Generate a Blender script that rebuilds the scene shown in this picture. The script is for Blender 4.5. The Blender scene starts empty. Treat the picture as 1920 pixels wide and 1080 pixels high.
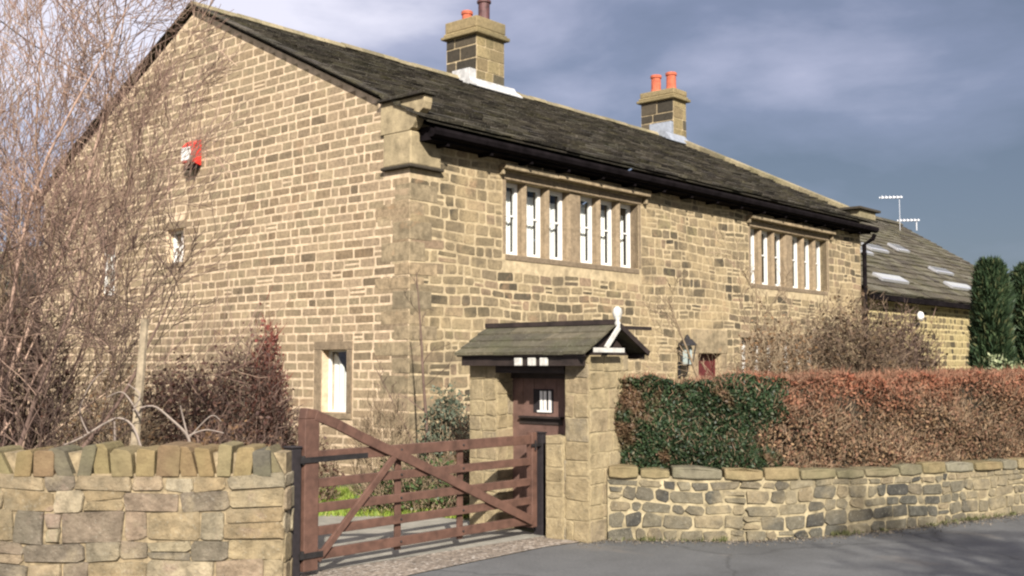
import bpy, bmesh, math, random
import numpy as np
from mathutils import Vector, Matrix
R = math.radians
random.seed(7)
SC = bpy.context.scene
COL = SC.collection

# ------------------------------------------------------------------ camera
EYE = 1.75
F = 2055.0; PITCH = math.atan(143 / F)
cd = bpy.data.cameras.new('camera'); cam = bpy.data.objects.new('camera', cd); COL.objects.link(cam)
cam.location = (0, 0, EYE); cam.rotation_euler = (R(90) + PITCH, 0, 0)
cd.sensor_width = 36; cd.lens = F / 1920 * 36; cd.clip_start = 0.1; cd.clip_end = 3000
SC.camera = cam
# ------------------------------------------------------------------ exposure
SC.view_settings.view_transform = 'Standard'; SC.view_settings.look = 'None'
SC.view_settings.gamma = 1; SC.view_settings.exposure = 0.93
SC.cycles.filter_width = 2.3
SC.cycles.transparent_max_bounces = 12
# ------------------------------------------------------------------ sun
SUN_AZ = Vector((0.14, -1.0)); SUN_EL = R(31)
sd = Vector((SUN_AZ.normalized().x * math.cos(SUN_EL), SUN_AZ.normalized().y * math.cos(SUN_EL), math.sin(SUN_EL)))
sl = bpy.data.lights.new('sun', 'SUN'); sl.energy = 4.9; sl.angle = R(0.6); sl.color = (1.0, 0.93, 0.83)
so = bpy.data.objects.new('sun', sl); COL.objects.link(so)
so.rotation_euler = sd.to_track_quat('Z', 'Y').to_euler(); so.location = (0, -20, 30)
# ------------------------------------------------------------------ world
w = bpy.data.worlds.new('World'); SC.world = w; w.use_nodes = True
nt = w.node_tree; nt.nodes.clear()
def wn(t, **k):
    n = nt.nodes.new(t)
    for a, b in k.items(): setattr(n, a, b)
    return n
out = wn('ShaderNodeOutputWorld'); bg = wn('ShaderNodeBackground'); bg2 = wn('ShaderNodeBackground'); add = wn('ShaderNodeAddShader')
sky = wn('ShaderNodeTexSky', sky_type='NISHITA'); sky.sun_disc = False
sky.sun_elevation = SUN_EL; sky.sun_rotation = math.atan2(sd.x, sd.y)
tc = wn('ShaderNodeTexCoord'); sep = wn('ShaderNodeSeparateXYZ'); nt.links.new(tc.outputs['Generated'], sep.inputs[0])
mp = wn('ShaderNodeMapping'); mp.inputs['Scale'].default_value = (1.0, 1.0, 2.7); mp.inputs['Rotation'].default_value = (0, R(12), 0)
nt.links.new(tc.outputs['Generated'], mp.inputs[0])
nz = wn('ShaderNodeTexNoise'); nz.inputs['Scale'].default_value = 3.4; nz.inputs['Detail'].default_value = 8; nz.inputs['Roughness'].default_value = 0.52
nz.inputs['Distortion'].default_value = 0.15
nt.links.new(mp.outputs[0], nz.inputs['Vector'])
def mth(op, a, b):
    n = wn('ShaderNodeMath', operation=op)
    for i, v in enumerate((a, b)):
        if isinstance(v, (int, float)): n.inputs[i].default_value = v
        else: nt.links.new(v, n.inputs[i])
    return n.outputs[0]
v = mth('ADD', mth('MULTIPLY', sep.outputs['Z'], 2.5), -0.10)
v = mth('ADD', v, mth('MULTIPLY', sep.outputs['X'], -0.88))
v = mth('ADD', v, mth('MULTIPLY', mth('SUBTRACT', nz.outputs[0], 0.5), 1.75))
cr = wn('ShaderNodeValToRGB'); nt.links.new(v, cr.inputs[0])
els = cr.color_ramp.elements
for i, (p, c) in enumerate([(0.0, (.10, .122, .175)), (.34, (.175, .195, .285)), (.62, (.345, .35, .465)), (.92, (.74, .71, .80))]):
    e = els[i] if i < 2 else els.new(p)
    e.position = p; e.color = (*c, 1)
nt.links.new(cr.outputs[0], bg.inputs[0]); bg.inputs[1].default_value = 0.58
nt.links.new(sky.outputs[0], bg2.inputs[0]); bg2.inputs[1].default_value = 0.05 * 0.25
nt.links.new(bg.outputs[0], add.inputs[0]); nt.links.new(bg2.outputs[0], add.inputs[1]); nt.links.new(add.outputs[0], out.inputs[0])

# ------------------------------------------------------------------ placement helpers (measured from the photograph)
def ray(px, py):
    c = ((px - 960) / F, 1.0, -(py - 540) / F)
    return Vector((c[0], c[1] * math.cos(PITCH) - c[2] * math.sin(PITCH), c[1] * math.sin(PITCH) + c[2] * math.cos(PITCH)))
def atY(px, py, Y):
    r = ray(px, py); k = Y / r.y
    return Vector((k * r.x, Y, EYE + k * r.z))
def ground(px, py, z=0.0):
    r = ray(px, py); k = (z - EYE) / r.z
    return Vector((k * r.x, k * r.y, z))
ANG = R(48.65)
U = Vector((math.cos(ANG), math.sin(ANG), 0)); V = Vector((-math.sin(ANG), math.cos(ANG), 0))
_r = ray(768, 400); CORNER = Vector((_r.x / _r.y * 16.5, 16.5, 0))

# ------------------------------------------------------------------ object helpers
def tag(o, label=None, cat=None, group=None, kind=None):
    if label: o['label'] = label
    if cat: o['category'] = cat
    if group: o['group'] = group
    if kind: o['kind'] = kind
    return o
def empty(name, loc, rz, label, cat, group=None):
    o = bpy.data.objects.new(name, None); COL.objects.link(o); o.location = loc; o.rotation_euler = (0, 0, rz)
    o.empty_display_size = 0.2
    return tag(o, label, cat, group)
class MB:
    def __init__(s): s.v = []; s.f = []; s.m = []; s.mi = 0
    def vert(s, p): s.v.append(tuple(p)); return len(s.v) - 1
    def face(s, ids): s.f.append(tuple(ids)); s.m.append(s.mi)
    def poly(s, pts): s.face([s.vert(p) for p in pts])
    def box(s, a, b, j=0.0):
        x0, y0, z0 = a; x1, y1, z1 = b
        c = [(x0, y0, z0), (x1, y0, z0), (x1, y1, z0), (x0, y1, z0), (x0, y0, z1), (x1, y0, z1), (x1, y1, z1), (x0, y1, z1)]
        if j: c = [tuple(q + random.uniform(-j, j) for q in p) for p in c]
        i = len(s.v); s.v += c
        for f in ((0, 3, 2, 1), (4, 5, 6, 7), (0, 1, 5, 4), (1, 2, 6, 5), (2, 3, 7, 6), (3, 0, 4, 7)): s.face([i + k for k in f])
    def bar(s, p, q, w, h, up=(0, 0, 1)):
        p = Vector(p); q = Vector(q); d = (q - p).normalized(); up = Vector(up)
        sd_ = d.cross(up)
        if sd_.length < 1e-4: sd_ = d.cross(Vector((1, 0, 0)))
        sd_.normalize(); u = sd_.cross(d)
        i = len(s.v)
        for e in (p, q):
            for a, b in ((-1, -1), (1, -1), (1, 1), (-1, 1)): s.v.append(tuple(e + sd_ * a * w / 2 + u * b * h / 2))
        for f in ((0, 1, 2, 3), (7, 6, 5, 4), (0, 4, 5, 1), (1, 5, 6, 2), (2, 6, 7, 3), (3, 7, 4, 0)): s.face([i + k for k in f])
    def tube(s, pts, rs, n=6, cap=True):
        pts = [Vector(p) for p in pts]; prev = None
        base = len(s.v); m = len(pts)
        a = None
        for k, p in enumerate(pts):
            d = (pts[min(k + 1, m - 1)] - pts[max(k - 1, 0)])
            if d.length < 1e-9: d = Vector((0, 0, 1))
            d.normalize()
            if a is None:
                a = d.orthogonal().normalized()
            else:
                a = (a - d * a.dot(d))
                if a.length < 1e-6: a = d.orthogonal()
                a.normalize()
            b = d.cross(a); r = rs[k] if not isinstance(rs, (int, float)) else rs
            for q in range(n):
                t = 2 * math.pi * q / n
                s.v.append(tuple(p + (a * math.cos(t) + b * math.sin(t)) * r))
        for k in range(m - 1):
            for q in range(n):
                s.face((base + k * n + q, base + k * n + (q + 1) % n, base + (k + 1) * n + (q + 1) % n, base + (k + 1) * n + q))
        if cap:
            s.face([base + q for q in range(n)][::-1]); s.face([base + (m - 1) * n + q for q in range(n)])
    def lathe(s, c, prof, n=16):
        base = len(s.v); c = Vector(c)
        for r, z in prof:
            for q in range(n):
                t = 2 * math.pi * q / n
                s.v.append((c.x + r * math.cos(t), c.y + r * math.sin(t), c.z + z))
        for k in range(len(prof) - 1):
            for q in range(n):
                s.face((base + k * n + q, base + k * n + (q + 1) % n, base + (k + 1) * n + (q + 1) % n, base + (k + 1) * n + q))
        s.face([base + q for q in range(n)][::-1]); s.face([base + (len(prof) - 1) * n + q for q in range(n)])
    def prism(s, pts, off):     # pts: planar outline (3D), off: extrusion vector
        off = Vector(off); n = len(pts); i = len(s.v)
        s.v += [tuple(p) for p in pts] + [tuple(Vector(p) + off) for p in pts]
        s.face([i + k for k in range(n)][::-1]); s.face([i + n + k for k in range(n)])
        for k in range(n): s.face((i + k, i + (k + 1) % n, i + n + (k + 1) % n, i + n + k))
    def build(s, name, mats, parent=None, smooth=False, bevel=0.0, loc=None):
        me = bpy.data.meshes.new(name)
        vs = s.v
        if loc is not None:
            L = Vector(loc); vs = [tuple(Vector(p) - L) for p in vs]
        me.from_pydata(vs, [], s.f)
        if not isinstance(mats, (list, tuple)): mats = [mats]
        for m in mats: me.materials.append(m)
        if len(mats) > 1: me.polygons.foreach_set('material_index', s.m)
        if smooth: me.polygons.foreach_set('use_smooth', [True] * len(s.f))
        me.update()
        if s.fix:
            bm = bmesh.new(); bm.from_mesh(me); bmesh.ops.recalc_face_normals(bm, faces=bm.faces); bm.to_mesh(me); bm.free()
        o = bpy.data.objects.new(name, me); COL.objects.link(o)
        if loc is not None: o.location = loc
        if parent: o.parent = parent
        if bevel:
            b = o.modifiers.new('bevel', 'BEVEL'); b.width = bevel; b.segments = 2; b.limit_method = 'ANGLE'
        return o
    fix = True
def quads(name, P, mats, parent=None, loc=None):
    """P: (n,k,3) array of k-gons, fast"""
    n, k, _ = P.shape
    me = bpy.data.meshes.new(name)
    Q = P.reshape(-1, 3).astype(np.float32)
    if loc is not None: Q = Q - np.array(loc, np.float32)
    me.vertices.add(n * k); me.vertices.foreach_set('co', Q.ravel())
    me.loops.add(n * k); me.loops.foreach_set('vertex_index', np.arange(n * k, dtype=np.int32))
    me.polygons.add(n); me.polygons.foreach_set('loop_start', np.arange(0, n * k, k, dtype=np.int32))
    me.materials.append(mats); me.update(calc_edges=True)
    o = bpy.data.objects.new(name, me); COL.objects.link(o)
    if loc is not None: o.location = loc
    if parent: o.parent = parent
    return o

# ------------------------------------------------------------------ materials
def mat(name, build):
    m = bpy.data.materials.new(name); m.use_nodes = True; t = m.node_tree
    b = t.nodes['Principled BSDF']; build(t, b); return m
def N(t, ty, **k):
    n = t.nodes.new(ty)
    for a, b in k.items():
        if a in n.inputs: n.inputs[a].default_value = b
        else: setattr(n, a, b)
    return n
def ramp(t, fac, stops, interp='LINEAR'):
    r = t.nodes.new('ShaderNodeValToRGB'); r.color_ramp.interpolation = interp
    e = r.color_ramp.elements
    for i, (p, c) in enumerate(stops):
        x = e[i] if i < 2 else e.new(p)
        x.position = p; x.color = (*c, 1)
    t.links.new(fac, r.inputs[0]); return r.outputs[0]
def noise(t, scale, detail=4, rough=0.55, vec=None, dist=0.0):
    n = N(t, 'ShaderNodeTexNoise'); n.inputs['Scale'].default_value = scale; n.inputs['Detail'].default_value = detail
    n.inputs['Roughness'].default_value = rough; n.inputs['Distortion'].default_value = dist
    if vec is None:
        vec = N(t, 'ShaderNodeTexCoord').outputs['Object']
    t.links.new(vec, n.inputs['Vector']); return n.outputs[0]
def mixc(t, fac, a, b, mode='MIX'):
    n = t.nodes.new('ShaderNodeMix'); n.data_type = 'RGBA'; n.blend_type = mode
    for i, v in ((0, fac), (6, a), (7, b)):
        if isinstance(v, (int, float)): n.inputs[i].default_value = v
        elif isinstance(v, tuple): n.inputs[i].default_value = (*v, 1)
        else: t.links.new(v, n.inputs[i])
    return n.outputs[2]
def bump(t, b, h, strength=0.5, dist=0.01):
    n = t.nodes.new('ShaderNodeBump'); n.inputs['Strength'].default_value = strength; n.inputs['Distance'].default_value = dist
    t.links.new(h, n.inputs['Height']); t.links.new(n.outputs[0], b.inputs['Normal'])
def do_smear(t, c, sm):
    # lime-wash / flush pointing dragged across stone and joint alike, in broad patches
    for (col, sc_, a_, b_, amt) in sm:
        n = noise(t, sc_, 6, .62, dist=.4); f_ = ramp(t, n, [(a_, (0, 0, 0)), (b_, (amt,) * 3)])
        mt = ramp(t, noise(t, 21, 5, .7), [(.28, tuple(x * .58 for x in col)), (.5, col), (.72, tuple(min(1, x * 1.28) for x in col))]); c = mixc(t, f_, c, mt)
    return c
def stone(name, stops, var=0.35, nscale=14, stain=(0.10, 0.085, 0.06), stainamt=0.35, moss=None, bs=0.6, lich=0.0, pscale=0.5, k=1.0, smear=None):
    stops = [(p, tuple(x * k for x in c)) for p, c in stops]; stain = tuple(x * k for x in stain)
    def f(t, b):
        g = N(t, 'ShaderNodeNewGeometry')
        base = ramp(t, g.outputs['Random Per Island'], stops)
        n1 = noise(t, nscale, 6, 0.65)
        sh = ramp(t, n1, [(0.25, (1 - var,) * 3), (0.75, (1 + var * 0.6,) * 3)])
        c = mixc(t, 1.0, base, sh, 'MULTIPLY')
        n2 = noise(t, pscale, 5, 0.6)
        fac = ramp(t, n2, [(0.45, (0, 0, 0)), (0.72, (stainamt,) * 3)])
        c = mixc(t, fac, c, stain)
        if moss:
            n3 = noise(t, 1.9, 6, 0.7)
            fac3 = ramp(t, n3, [(0.52, (0, 0, 0)), (0.66, (moss[1],) * 3)])
            c = mixc(t, fac3, c, moss[0])
        if smear: c = do_smear(t, c, smear)
        if lich:
            n4 = noise(t, 38, 3, 0.6)
            fac4 = ramp(t, n4, [(0.60, (0, 0, 0)), (0.68, (lich,) * 3)])
            c = mixc(t, fac4, c, (0.36, 0.34, 0.27))
        t.links.new(c, b.inputs['Base Color']); b.inputs['Roughness'].default_value = 0.93
        b.inputs['Specular IOR Level'].default_value = 0.2
        bump(t, b, noise(t, nscale * 2.2, 8, 0.7), bs, 0.02)
    return mat(name, f)
def plain(name, col, rough=0.6, var=0.12, nscale=20, bs=0.15, metallic=0, spec=0.4, col2=None, smear=None):
    def f(t, b):
        n1 = noise(t, nscale, 5, 0.6)
        c2 = col2 if col2 else tuple(x * (1 - var * 2) for x in col)
        c = ramp(t, n1, [(0.3, c2), (0.7, tuple(min(1, x * (1 + var)) for x in col))])
        if smear: c = do_smear(t, c, smear)
        t.links.new(c, b.inputs['Base Color']); b.inputs['Roughness'].default_value = rough
        b.inputs['Metallic'].default_value = metallic; b.inputs['Specular IOR Level'].default_value = spec
        bump(t, b, noise(t, nscale * 3, 6, 0.6), bs, 0.005)
    return mat(name, f)
def leafy(name, stops, rough=0.6, trans=0.0, zgrad=None, patch=None):
    def f(t, b):
        g = N(t, 'ShaderNodeNewGeometry')
        c = ramp(t, g.outputs['Random Per Island'], stops)
        n2 = noise(t, 1.6, 4, 0.6)
        sh = ramp(t, n2, [(0.3, (0.72,) * 3), (0.7, (1.2,) * 3)])
        c = mixc(t, 1.0, c, sh, 'MULTIPLY')
        if patch:
            n5 = noise(t, patch[1], 3, .55); r5 = ramp(t, n5, [(patch[2], (0, 0, 0)), (patch[2] + .07, (patch[3],) * 3)])
            c = mixc(t, r5, c, patch[0])
        if zgrad:   # this plant's young growth has its own colour
            z0, z1, colr, amt = zgrad
            s_ = N(t, 'ShaderNodeSeparateXYZ'); t.links.new(g.outputs['Position'], s_.inputs[0])
            nn = noise(t, 1.1, 3, 0.6)
            a1 = N(t, 'ShaderNodeMath', operation='MULTIPLY_ADD'); t.links.new(nn, a1.inputs[0]); a1.inputs[1].default_value = 0.7; t.links.new(s_.outputs[2], a1.inputs[2])
            mr = N(t, 'ShaderNodeMapRange'); mr.inputs[1].default_value = z0 + .35; mr.inputs[2].default_value = z1 + .35; mr.inputs[4].default_value = amt
            t.links.new(a1.outputs[0], mr.inputs[0])
            c = mixc(t, mr.outputs[0], c, colr)
        t.links.new(c, b.inputs['Base Color']); b.inputs['Roughness'].default_value = rough
        b.inputs['Specular IOR Level'].default_value = 0.25
    return mat(name, f)

M = {}
GS_ = [((.33, .25, .155), .8, .50, .66, .45), ((.19, .145, .095), 2.6, .58, .74, .45), ((.36, .235, .14), 1.3, .60, .72, .45), ((.28, .25, .14), 1.7, .60, .72, .35), ((.13, .10, .07), .9, .56, .74, .45)]
FS_ = [((.37, .285, .165), .55, .49, .62, .72), ((.10, .08, .055), 1.5, .51, .66, .72), ((.36, .235, .14), 1.9, .60, .72, .55), ((.31, .27, .13), 1.2, .62, .74, .5), ((.09, .075, .055), 5.5, .60, .70, .5)]
M['gable_stone'] = stone('gable_stone', [(0, (.20, .145, .09)), (.25, (.31, .235, .15)), (.5, (.255, .205, .13)), (.75, (.35, .265, .175)), (.92, (.15, .115, .075)), (1, (.38, .30, .19))], var=.5, stain=(.27, .21, .13), stainamt=.3, smear=GS_)
M['gable_mortar'] = plain('gable_mortar', (.58, .455, .315), .95, .18, 9, .5, spec=.1, smear=[(c_, a_, b_, d_, e_ * .5) for c_, a_, b_, d_, e_ in GS_])
M['front_stone'] = stone('front_stone', [(0, (.065, .055, .04)), (.2, (.12, .097, .062)), (.4, (.235, .185, .115)), (.6, (.33, .26, .155)), (.8, (.17, .135, .09)), (.92, (.31, .22, .145)), (1, (.085, .072, .052))], var=.5, stain=(.30, .24, .14), stainamt=.3, pscale=.33, smear=FS_)
M['front_mortar'] = plain('front_mortar', (.46, .37, .235), .95, .2, 8, .5, spec=.1, smear=[(c_, a_, b_, d_, e_ * .55) for c_, a_, b_, d_, e_ in FS_])
M['quoin'] = stone('quoin', [(0, (.17, .14, .09)), (.25, (.29, .23, .145)), (.5, (.23, .185, .12)), (.75, (.33, .25, .155)), (1, (.20, .165, .11))], var=.7, nscale=8, stain=(.16, .13, .085), stainamt=.6, pscale=2.2, smear=[((.36, .285, .18), 1.6, .50, .62, .6), ((.13, .105, .07), 3.4, .58, .70, .6), ((.36, .225, .125), 2.2, .60, .70, .6)])
M['kneeler'] = stone('kneeler_stone', [(0, (.34, .275, .17)), (1, (.38, .31, .19))], var=.55, nscale=6, stain=(.20, .165, .10), stainamt=.6, pscale=1.8, smear=[((.15, .12, .08), 4.0, .58, .70, .55)])
M['dressed'] = stone('dressed', [(0, (.21, .16, .105)), (.5, (.28, .215, .14)), (1, (.17, .13, .09))], var=.45, stain=(.13, .10, .07), stainamt=.5, pscale=2.2)
M['chim_stone'] = stone('chim_stone', [(0, (.10, .085, .06)), (.35, (.30, .235, .12)), (.7, (.38, .30, .16)), (1, (.24, .18, .10))], var=.45, stain=(.10, .095, .055), stainamt=.6, k=0.85)
M['chim_dark'] = stone('chim_dark', [(0, (.045, .04, .032)), (.6, (.085, .07, .05)), (1, (.15, .12, .08))], var=.4, k=0.8)
M['slate'] = stone('slate', [(0, (.030, .025, .021)), (.4, (.058, .049, .040)), (.75, (.085, .072, .055)), (.93, (.115, .10, .075)), (1, (.16, .14, .11))], var=.5, nscale=9, stain=(.060, .060, .034), stainamt=.5, moss=((.085, .075, .035), .45), bs=.9, lich=.35, pscale=1.1, k=0.62)
M['slate2'] = stone('slate2', [(0, (.065, .055, .045)), (.5, (.115, .098, .072)), (1, (.165, .15, .115))], var=.5, nscale=7, stain=(.10, .10, .05), stainamt=.6, moss=((.11, .10, .045), .5), bs=.9, lich=.3, pscale=.8, k=0.75)
M['ridge'] = stone('ridge', [(0, (.26, .22, .14)), (.5, (.38, .32, .20)), (1, (.20, .17, .11))], var=.4, stain=(.13, .12, .06), stainamt=.8, pscale=1.4, k=0.85)
M['lodge_slate'] = stone('lodge_slate', [(0, (.085, .075, .055)), (.5, (.13, .115, .08)), (1, (.18, .155, .105))], var=.4, nscale=9, stain=(.10, .105, .05), stainamt=.6, bs=.8, lich=.25, pscale=3, k=0.72)
M['left_stone'] = stone('left_stone', [(0, (.27, .205, .12)), (.2, (.31, .25, .15)), (.38, (.27, .205, .145)), (.55, (.15, .13, .10)), (.68, (.34, .29, .19)), (.85, (.26, .195, .11)), (1, (.38, .33, .235))], var=.6, nscale=9, stain=(.13, .115, .08), stainamt=.6, bs=1.6, lich=.3, pscale=2.6, smear=[((.33, .275, .18), 2.2, .53, .66, .6), ((.30, .22, .17), 3.1, .60, .70, .5)])
M['left_mortar'] = plain('left_mortar', (.27, .215, .135), .97, .3, 14, .9, spec=.1)
M['coping'] = stone('coping', [(0, (.31, .20, .10)), (.2, (.38, .31, .16)), (.4, (.17, .155, .12)), (.6, (.33, .22, .12)), (.8, (.38, .325, .18)), (1, (.30, .22, .135))], var=.4, nscale=10, stain=(.20, .19, .09), stainamt=.5, bs=1, pscale=2.5, k=0.62)
M['right_stone'] = stone('right_stone', [(0, (.055, .053, .047)), (.25, (.105, .098, .078)), (.5, (.165, .145, .10)), (.7, (.085, .082, .068)), (.85, (.25, .20, .125)), (1, (.20, .175, .12))], var=.5, nscale=12, stain=(.22, .18, .11), stainamt=.5, bs=1.1, lich=.3, pscale=1.3, smear=[((.30, .245, .15), 1.4, .54, .66, .6), ((.07, .065, .055), 3, .55, .68, .6)])
M['right_mortar'] = plain('right_mortar', (.34, .285, .18), .97, .28, 10, .9, spec=.1, smear=[((.17, .145, .095), 2.4, .5, .66, .7)])
M['right_coping'] = stone('right_coping', [(0, (.28, .21, .11)), (.5, (.34, .27, .15)), (.8, (.20, .18, .12)), (1, (.42, .38, .30))], var=.4, nscale=10, stain=(.16, .16, .08), stainamt=.6, bs=1, pscale=1.7, k=0.68)
M['lodge_stone'] = stone('lodge_stone', [(0, (.26, .205, .12)), (.4, (.33, .265, .155)), (.8, (.27, .21, .13)), (1, (.19, .165, .12))], var=.55, nscale=8, stain=(.20, .165, .095), stainamt=.5, bs=1, lich=.2, pscale=3, smear=[((.34, .275, .165), 3.2, .48, .62, .7), ((.15, .125, .08), 5, .60, .72, .5)])
M['lodge_mortar'] = plain('lodge_mortar', (.33, .27, .165), .97, .2, 12, .9, spec=.1)
M['far_stone'] = stone('far_stone', [(0, (.05, .042, .03)), (.3, (.14, .11, .07)), (.6, (.42, .34, .17)), (1, (.36, .28, .15))], var=.4, stain=(.35, .29, .15), stainamt=.5, k=0.8)
M['far_mortar'] = plain('far_mortar', (.45, .37, .20), .95, .14, 8, .5, spec=.1)
M['white'] = plain('white_paint', (.70, .69, .66), .45, .04, 12, .05)
M['dark_timber'] = plain('dark_timber', (.030, .021, .018), .6, .3, 6, .2)
M['gutter'] = plain('gutter_paint', (.010, .008, .009), .95, .3, 5, .2, spec=.03)
M['maroon'] = plain('maroon_paint', (.10, .020, .022), .5, .15, 10, .1)
M['brown_door'] = plain('brown_stain', (.135, .078, .062), .65, .2, 7, .35)
M['gate'] = plain('gate_wood', (.108, .056, .040), .7, .22, 9, .5)
M['iron'] = plain('black_iron', (.02, .018, .018), .5, .2, 20, .2)
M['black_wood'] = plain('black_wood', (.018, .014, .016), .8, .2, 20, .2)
M['lead'] = plain('lead', (.34, .37, .42), .5, .15, 8, .2, metallic=.3)
M['cement'] = plain('white_cement', (.46, .46, .455), .85, .2, 7, .6)
M['old_white'] = plain('weathered_white', (.50, .49, .45), .8, .16, 16, .4)
M['pot'] = plain('terracotta', (.46, .115, .06), .8, .2, 10, .3)
M['cowl'] = plain('cowl_dark', (.10, .045, .045), .6, .3, 8, .3)
M['red'] = plain('red_plastic', (.66, .035, .025), .4, .05, 20, .02)
M['curtain'] = plain('net_curtain', (.80, .80, .77), .9, .05, 30, .1)
M['green_cloth'] = plain('green_cloth', (.20, .36, .22), .9, .1, 30, .1)
M['alu'] = plain('aluminium', (.62, .63, .66), .35, .05, 20, .02, metallic=.6)
M['bark_pale'] = plain('bark_pale', (.30, .245, .17), .95, .25, 14, .8)
def f_pane(t, b):
    g = N(t, 'ShaderNodeBsdfGlossy'); g.inputs['Roughness'].default_value = 0.03; g.inputs['Color'].default_value = (.9, .92, .95, 1)
    tr = N(t, 'ShaderNodeBsdfTransparent'); tr.inputs[0].default_value = (.86, .88, .88, 1)
    fr = N(t, 'ShaderNodeLayerWeight'); fr.inputs[0].default_value = .5
    pw = N(t, 'ShaderNodeMath', operation='POWER'); t.links.new(fr.outputs['Facing'], pw.inputs[0]); pw.inputs[1].default_value = 3.0
    pw2 = N(t, 'ShaderNodeMath', operation='MULTIPLY_ADD'); t.links.new(pw.outputs[0], pw2.inputs[0]); pw2.inputs[1].default_value = .55; pw2.inputs[2].default_value = .04
    mx = N(t, 'ShaderNodeMixShader'); t.links.new(pw2.outputs[0], mx.inputs[0]); t.links.new(tr.outputs[0], mx.inputs[1]); t.links.new(g.outputs[0], mx.inputs[2])
    t.links.new(mx.outputs[0], t.nodes['Material Output'].inputs[0])
M['glass'] = mat('window_glass', f_pane)
def f_asph(t, b):
    c = ramp(t, noise(t, 55, 4, .8), [(0.3, (.062, .064, .064)), (0.6, (.098, .10, .10)), (.8, (.16, .16, .155))])
    c2 = ramp(t, noise(t, .7, 6, .65), [(0.3, (.72,) * 3), (0.7, (1.35,) * 3)])
    c = mixc(t, 1.0, c, c2, 'MULTIPLY')
    c = mixc(t, ramp(t, noise(t, 1.1, 5, .6, dist=.5), [(.58, (0, 0, 0)), (.68, (.5,) * 3)]), c, (.15, .135, .115))
    vo = N(t, 'ShaderNodeTexVoronoi', feature='DISTANCE_TO_EDGE'); vo.inputs['Scale'].default_value = .55; nv = N(t, 'ShaderNodeTexNoise'); nv.inputs['Scale'].default_value = 3; nv.inputs['Detail'].default_value = 5
    tcv = N(t, 'ShaderNodeTexCoord'); t.links.new(tcv.outputs['Object'], nv.inputs['Vector']); t.links.new(mixc(t, .22, tcv.outputs['Object'], nv.outputs['Color']), vo.inputs['Vector'])
    c = mixc(t, ramp(t, vo.outputs['Distance'], [(0.0, (.55,) * 3), (.012, (0, 0, 0))]), c, (.03, .03, .03))
    t.links.new(c, b.inputs['Base Color']); b.inputs['Roughness'].default_value = .85
    bump(t, b, noise(t, 130, 3, .7), .6, .006)
M['asphalt'] = mat('asphalt', f_asph)
def f_grav(t, b):
    vo = N(t, 'ShaderNodeTexVoronoi'); vo.inputs['Scale'].default_value = 38
    t.links.new(N(t, 'ShaderNodeTexCoord').outputs['Object'], vo.inputs['Vector'])
    g = N(t, 'ShaderNodeSeparateColor'); t.links.new(vo.outputs['Color'], g.inputs[0])
    c = ramp(t, g.outputs[0], [(0, (.11, .09, .07)), (.5, (.22, .18, .14)), (.8, (.29, .24, .19)), (1, (.42, .38, .33))])
    c2 = ramp(t, noise(t, 1.3, 5, .6), [(0.3, (.7,) * 3), (0.7, (1.1,) * 3)])
    c = mixc(t, 1.0, c, c2, 'MULTIPLY')
    t.links.new(c, b.inputs['Base Color']); b.inputs['Roughness'].default_value = .95
    bump(t, b, vo.outputs['Distance'], .8, .02)
M['gravel'] = mat('gravel', f_grav)
def f_conc(t, b):
    c = ramp(t, noise(t, 4, 6, .7), [(0.3, (.15, .145, .12)), (0.7, (.30, .28, .235))])
    t.links.new(c, b.inputs['Base Color']); b.inputs['Roughness'].default_value = .95
    bump(t, b, noise(t, 60, 4, .7), .6, .008)
M['concrete'] = mat('drive_concrete', f_conc)
def f_soil(t, b):
    c = ramp(t, noise(t, 3, 7, .7), [(0.3, (.05, .04, .022)), (0.55, (.085, .085, .03)), (0.75, (.12, .13, .045))])
    t.links.new(c, b.inputs['Base Color']); b.inputs['Roughness'].default_value = 1
    bump(t, b, noise(t, 40, 6, .7), 1, .03)
M['soil'] = mat('garden_soil', f_soil)

# ------------------------------------------------------------------ ground, road
def sheet(name, pts, z, m, loc=(0, 0, 0)):
    b = MB(); b.poly([(p[0], p[1], z) for p in pts]); o = b.build(name, m); tag(o, kind='structure'); return o
WALLPTS = [(.95, 11.02), (1.77, 10.97), (2.30, 10.95), (2.88, 11.12), (3.51, 11.43), (4.19, 11.80), (4.96, 12.31), (5.97, 12.96), (7.9, 14.3), (11.0, 16.6), (16, 20.5)]
sheet('ground', [(-900, -300), (900, -300), (900, 1500), (-900, 1500)], 0.0, M['soil'])
# tarmac road in front of the walls, rising behind the camera and passing the gateway
e0 = ground(770, 1080); e1 = ground(1032, 1021)
sheet('road', [(-30, 3.2), (-3.0, 6.4), (-1.6, 7.7), (e0.x, e0.y), (.30, 10.60), (.62, 10.86), (.95, 11.04)] + [(x, y + .05) for x, y in WALLPTS[1:]] + [(60, 45), (60, -30), (-30, -30)], 0.006, M['asphalt'])
sheet('gravel_apron', [(-30, 3.2), (-3.0, 6.4), (-1.6, 7.7), (e0.x, e0.y), (.30, 10.60), (.62, 10.86), (.9, 11.2), (.35, 11.3), (-1.75, 9.25), (-1.9, 8.9), (-30, 8.9)], 0.012, M['gravel'])
sheet('driveway', [(-1.9, 9.15), (.35, 11.3), (-.2, 12.1), (-1.3, 13.1), (-4.2, 13.6), (-4.2, 10.2)], 0.009, M['concrete'])

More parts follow.
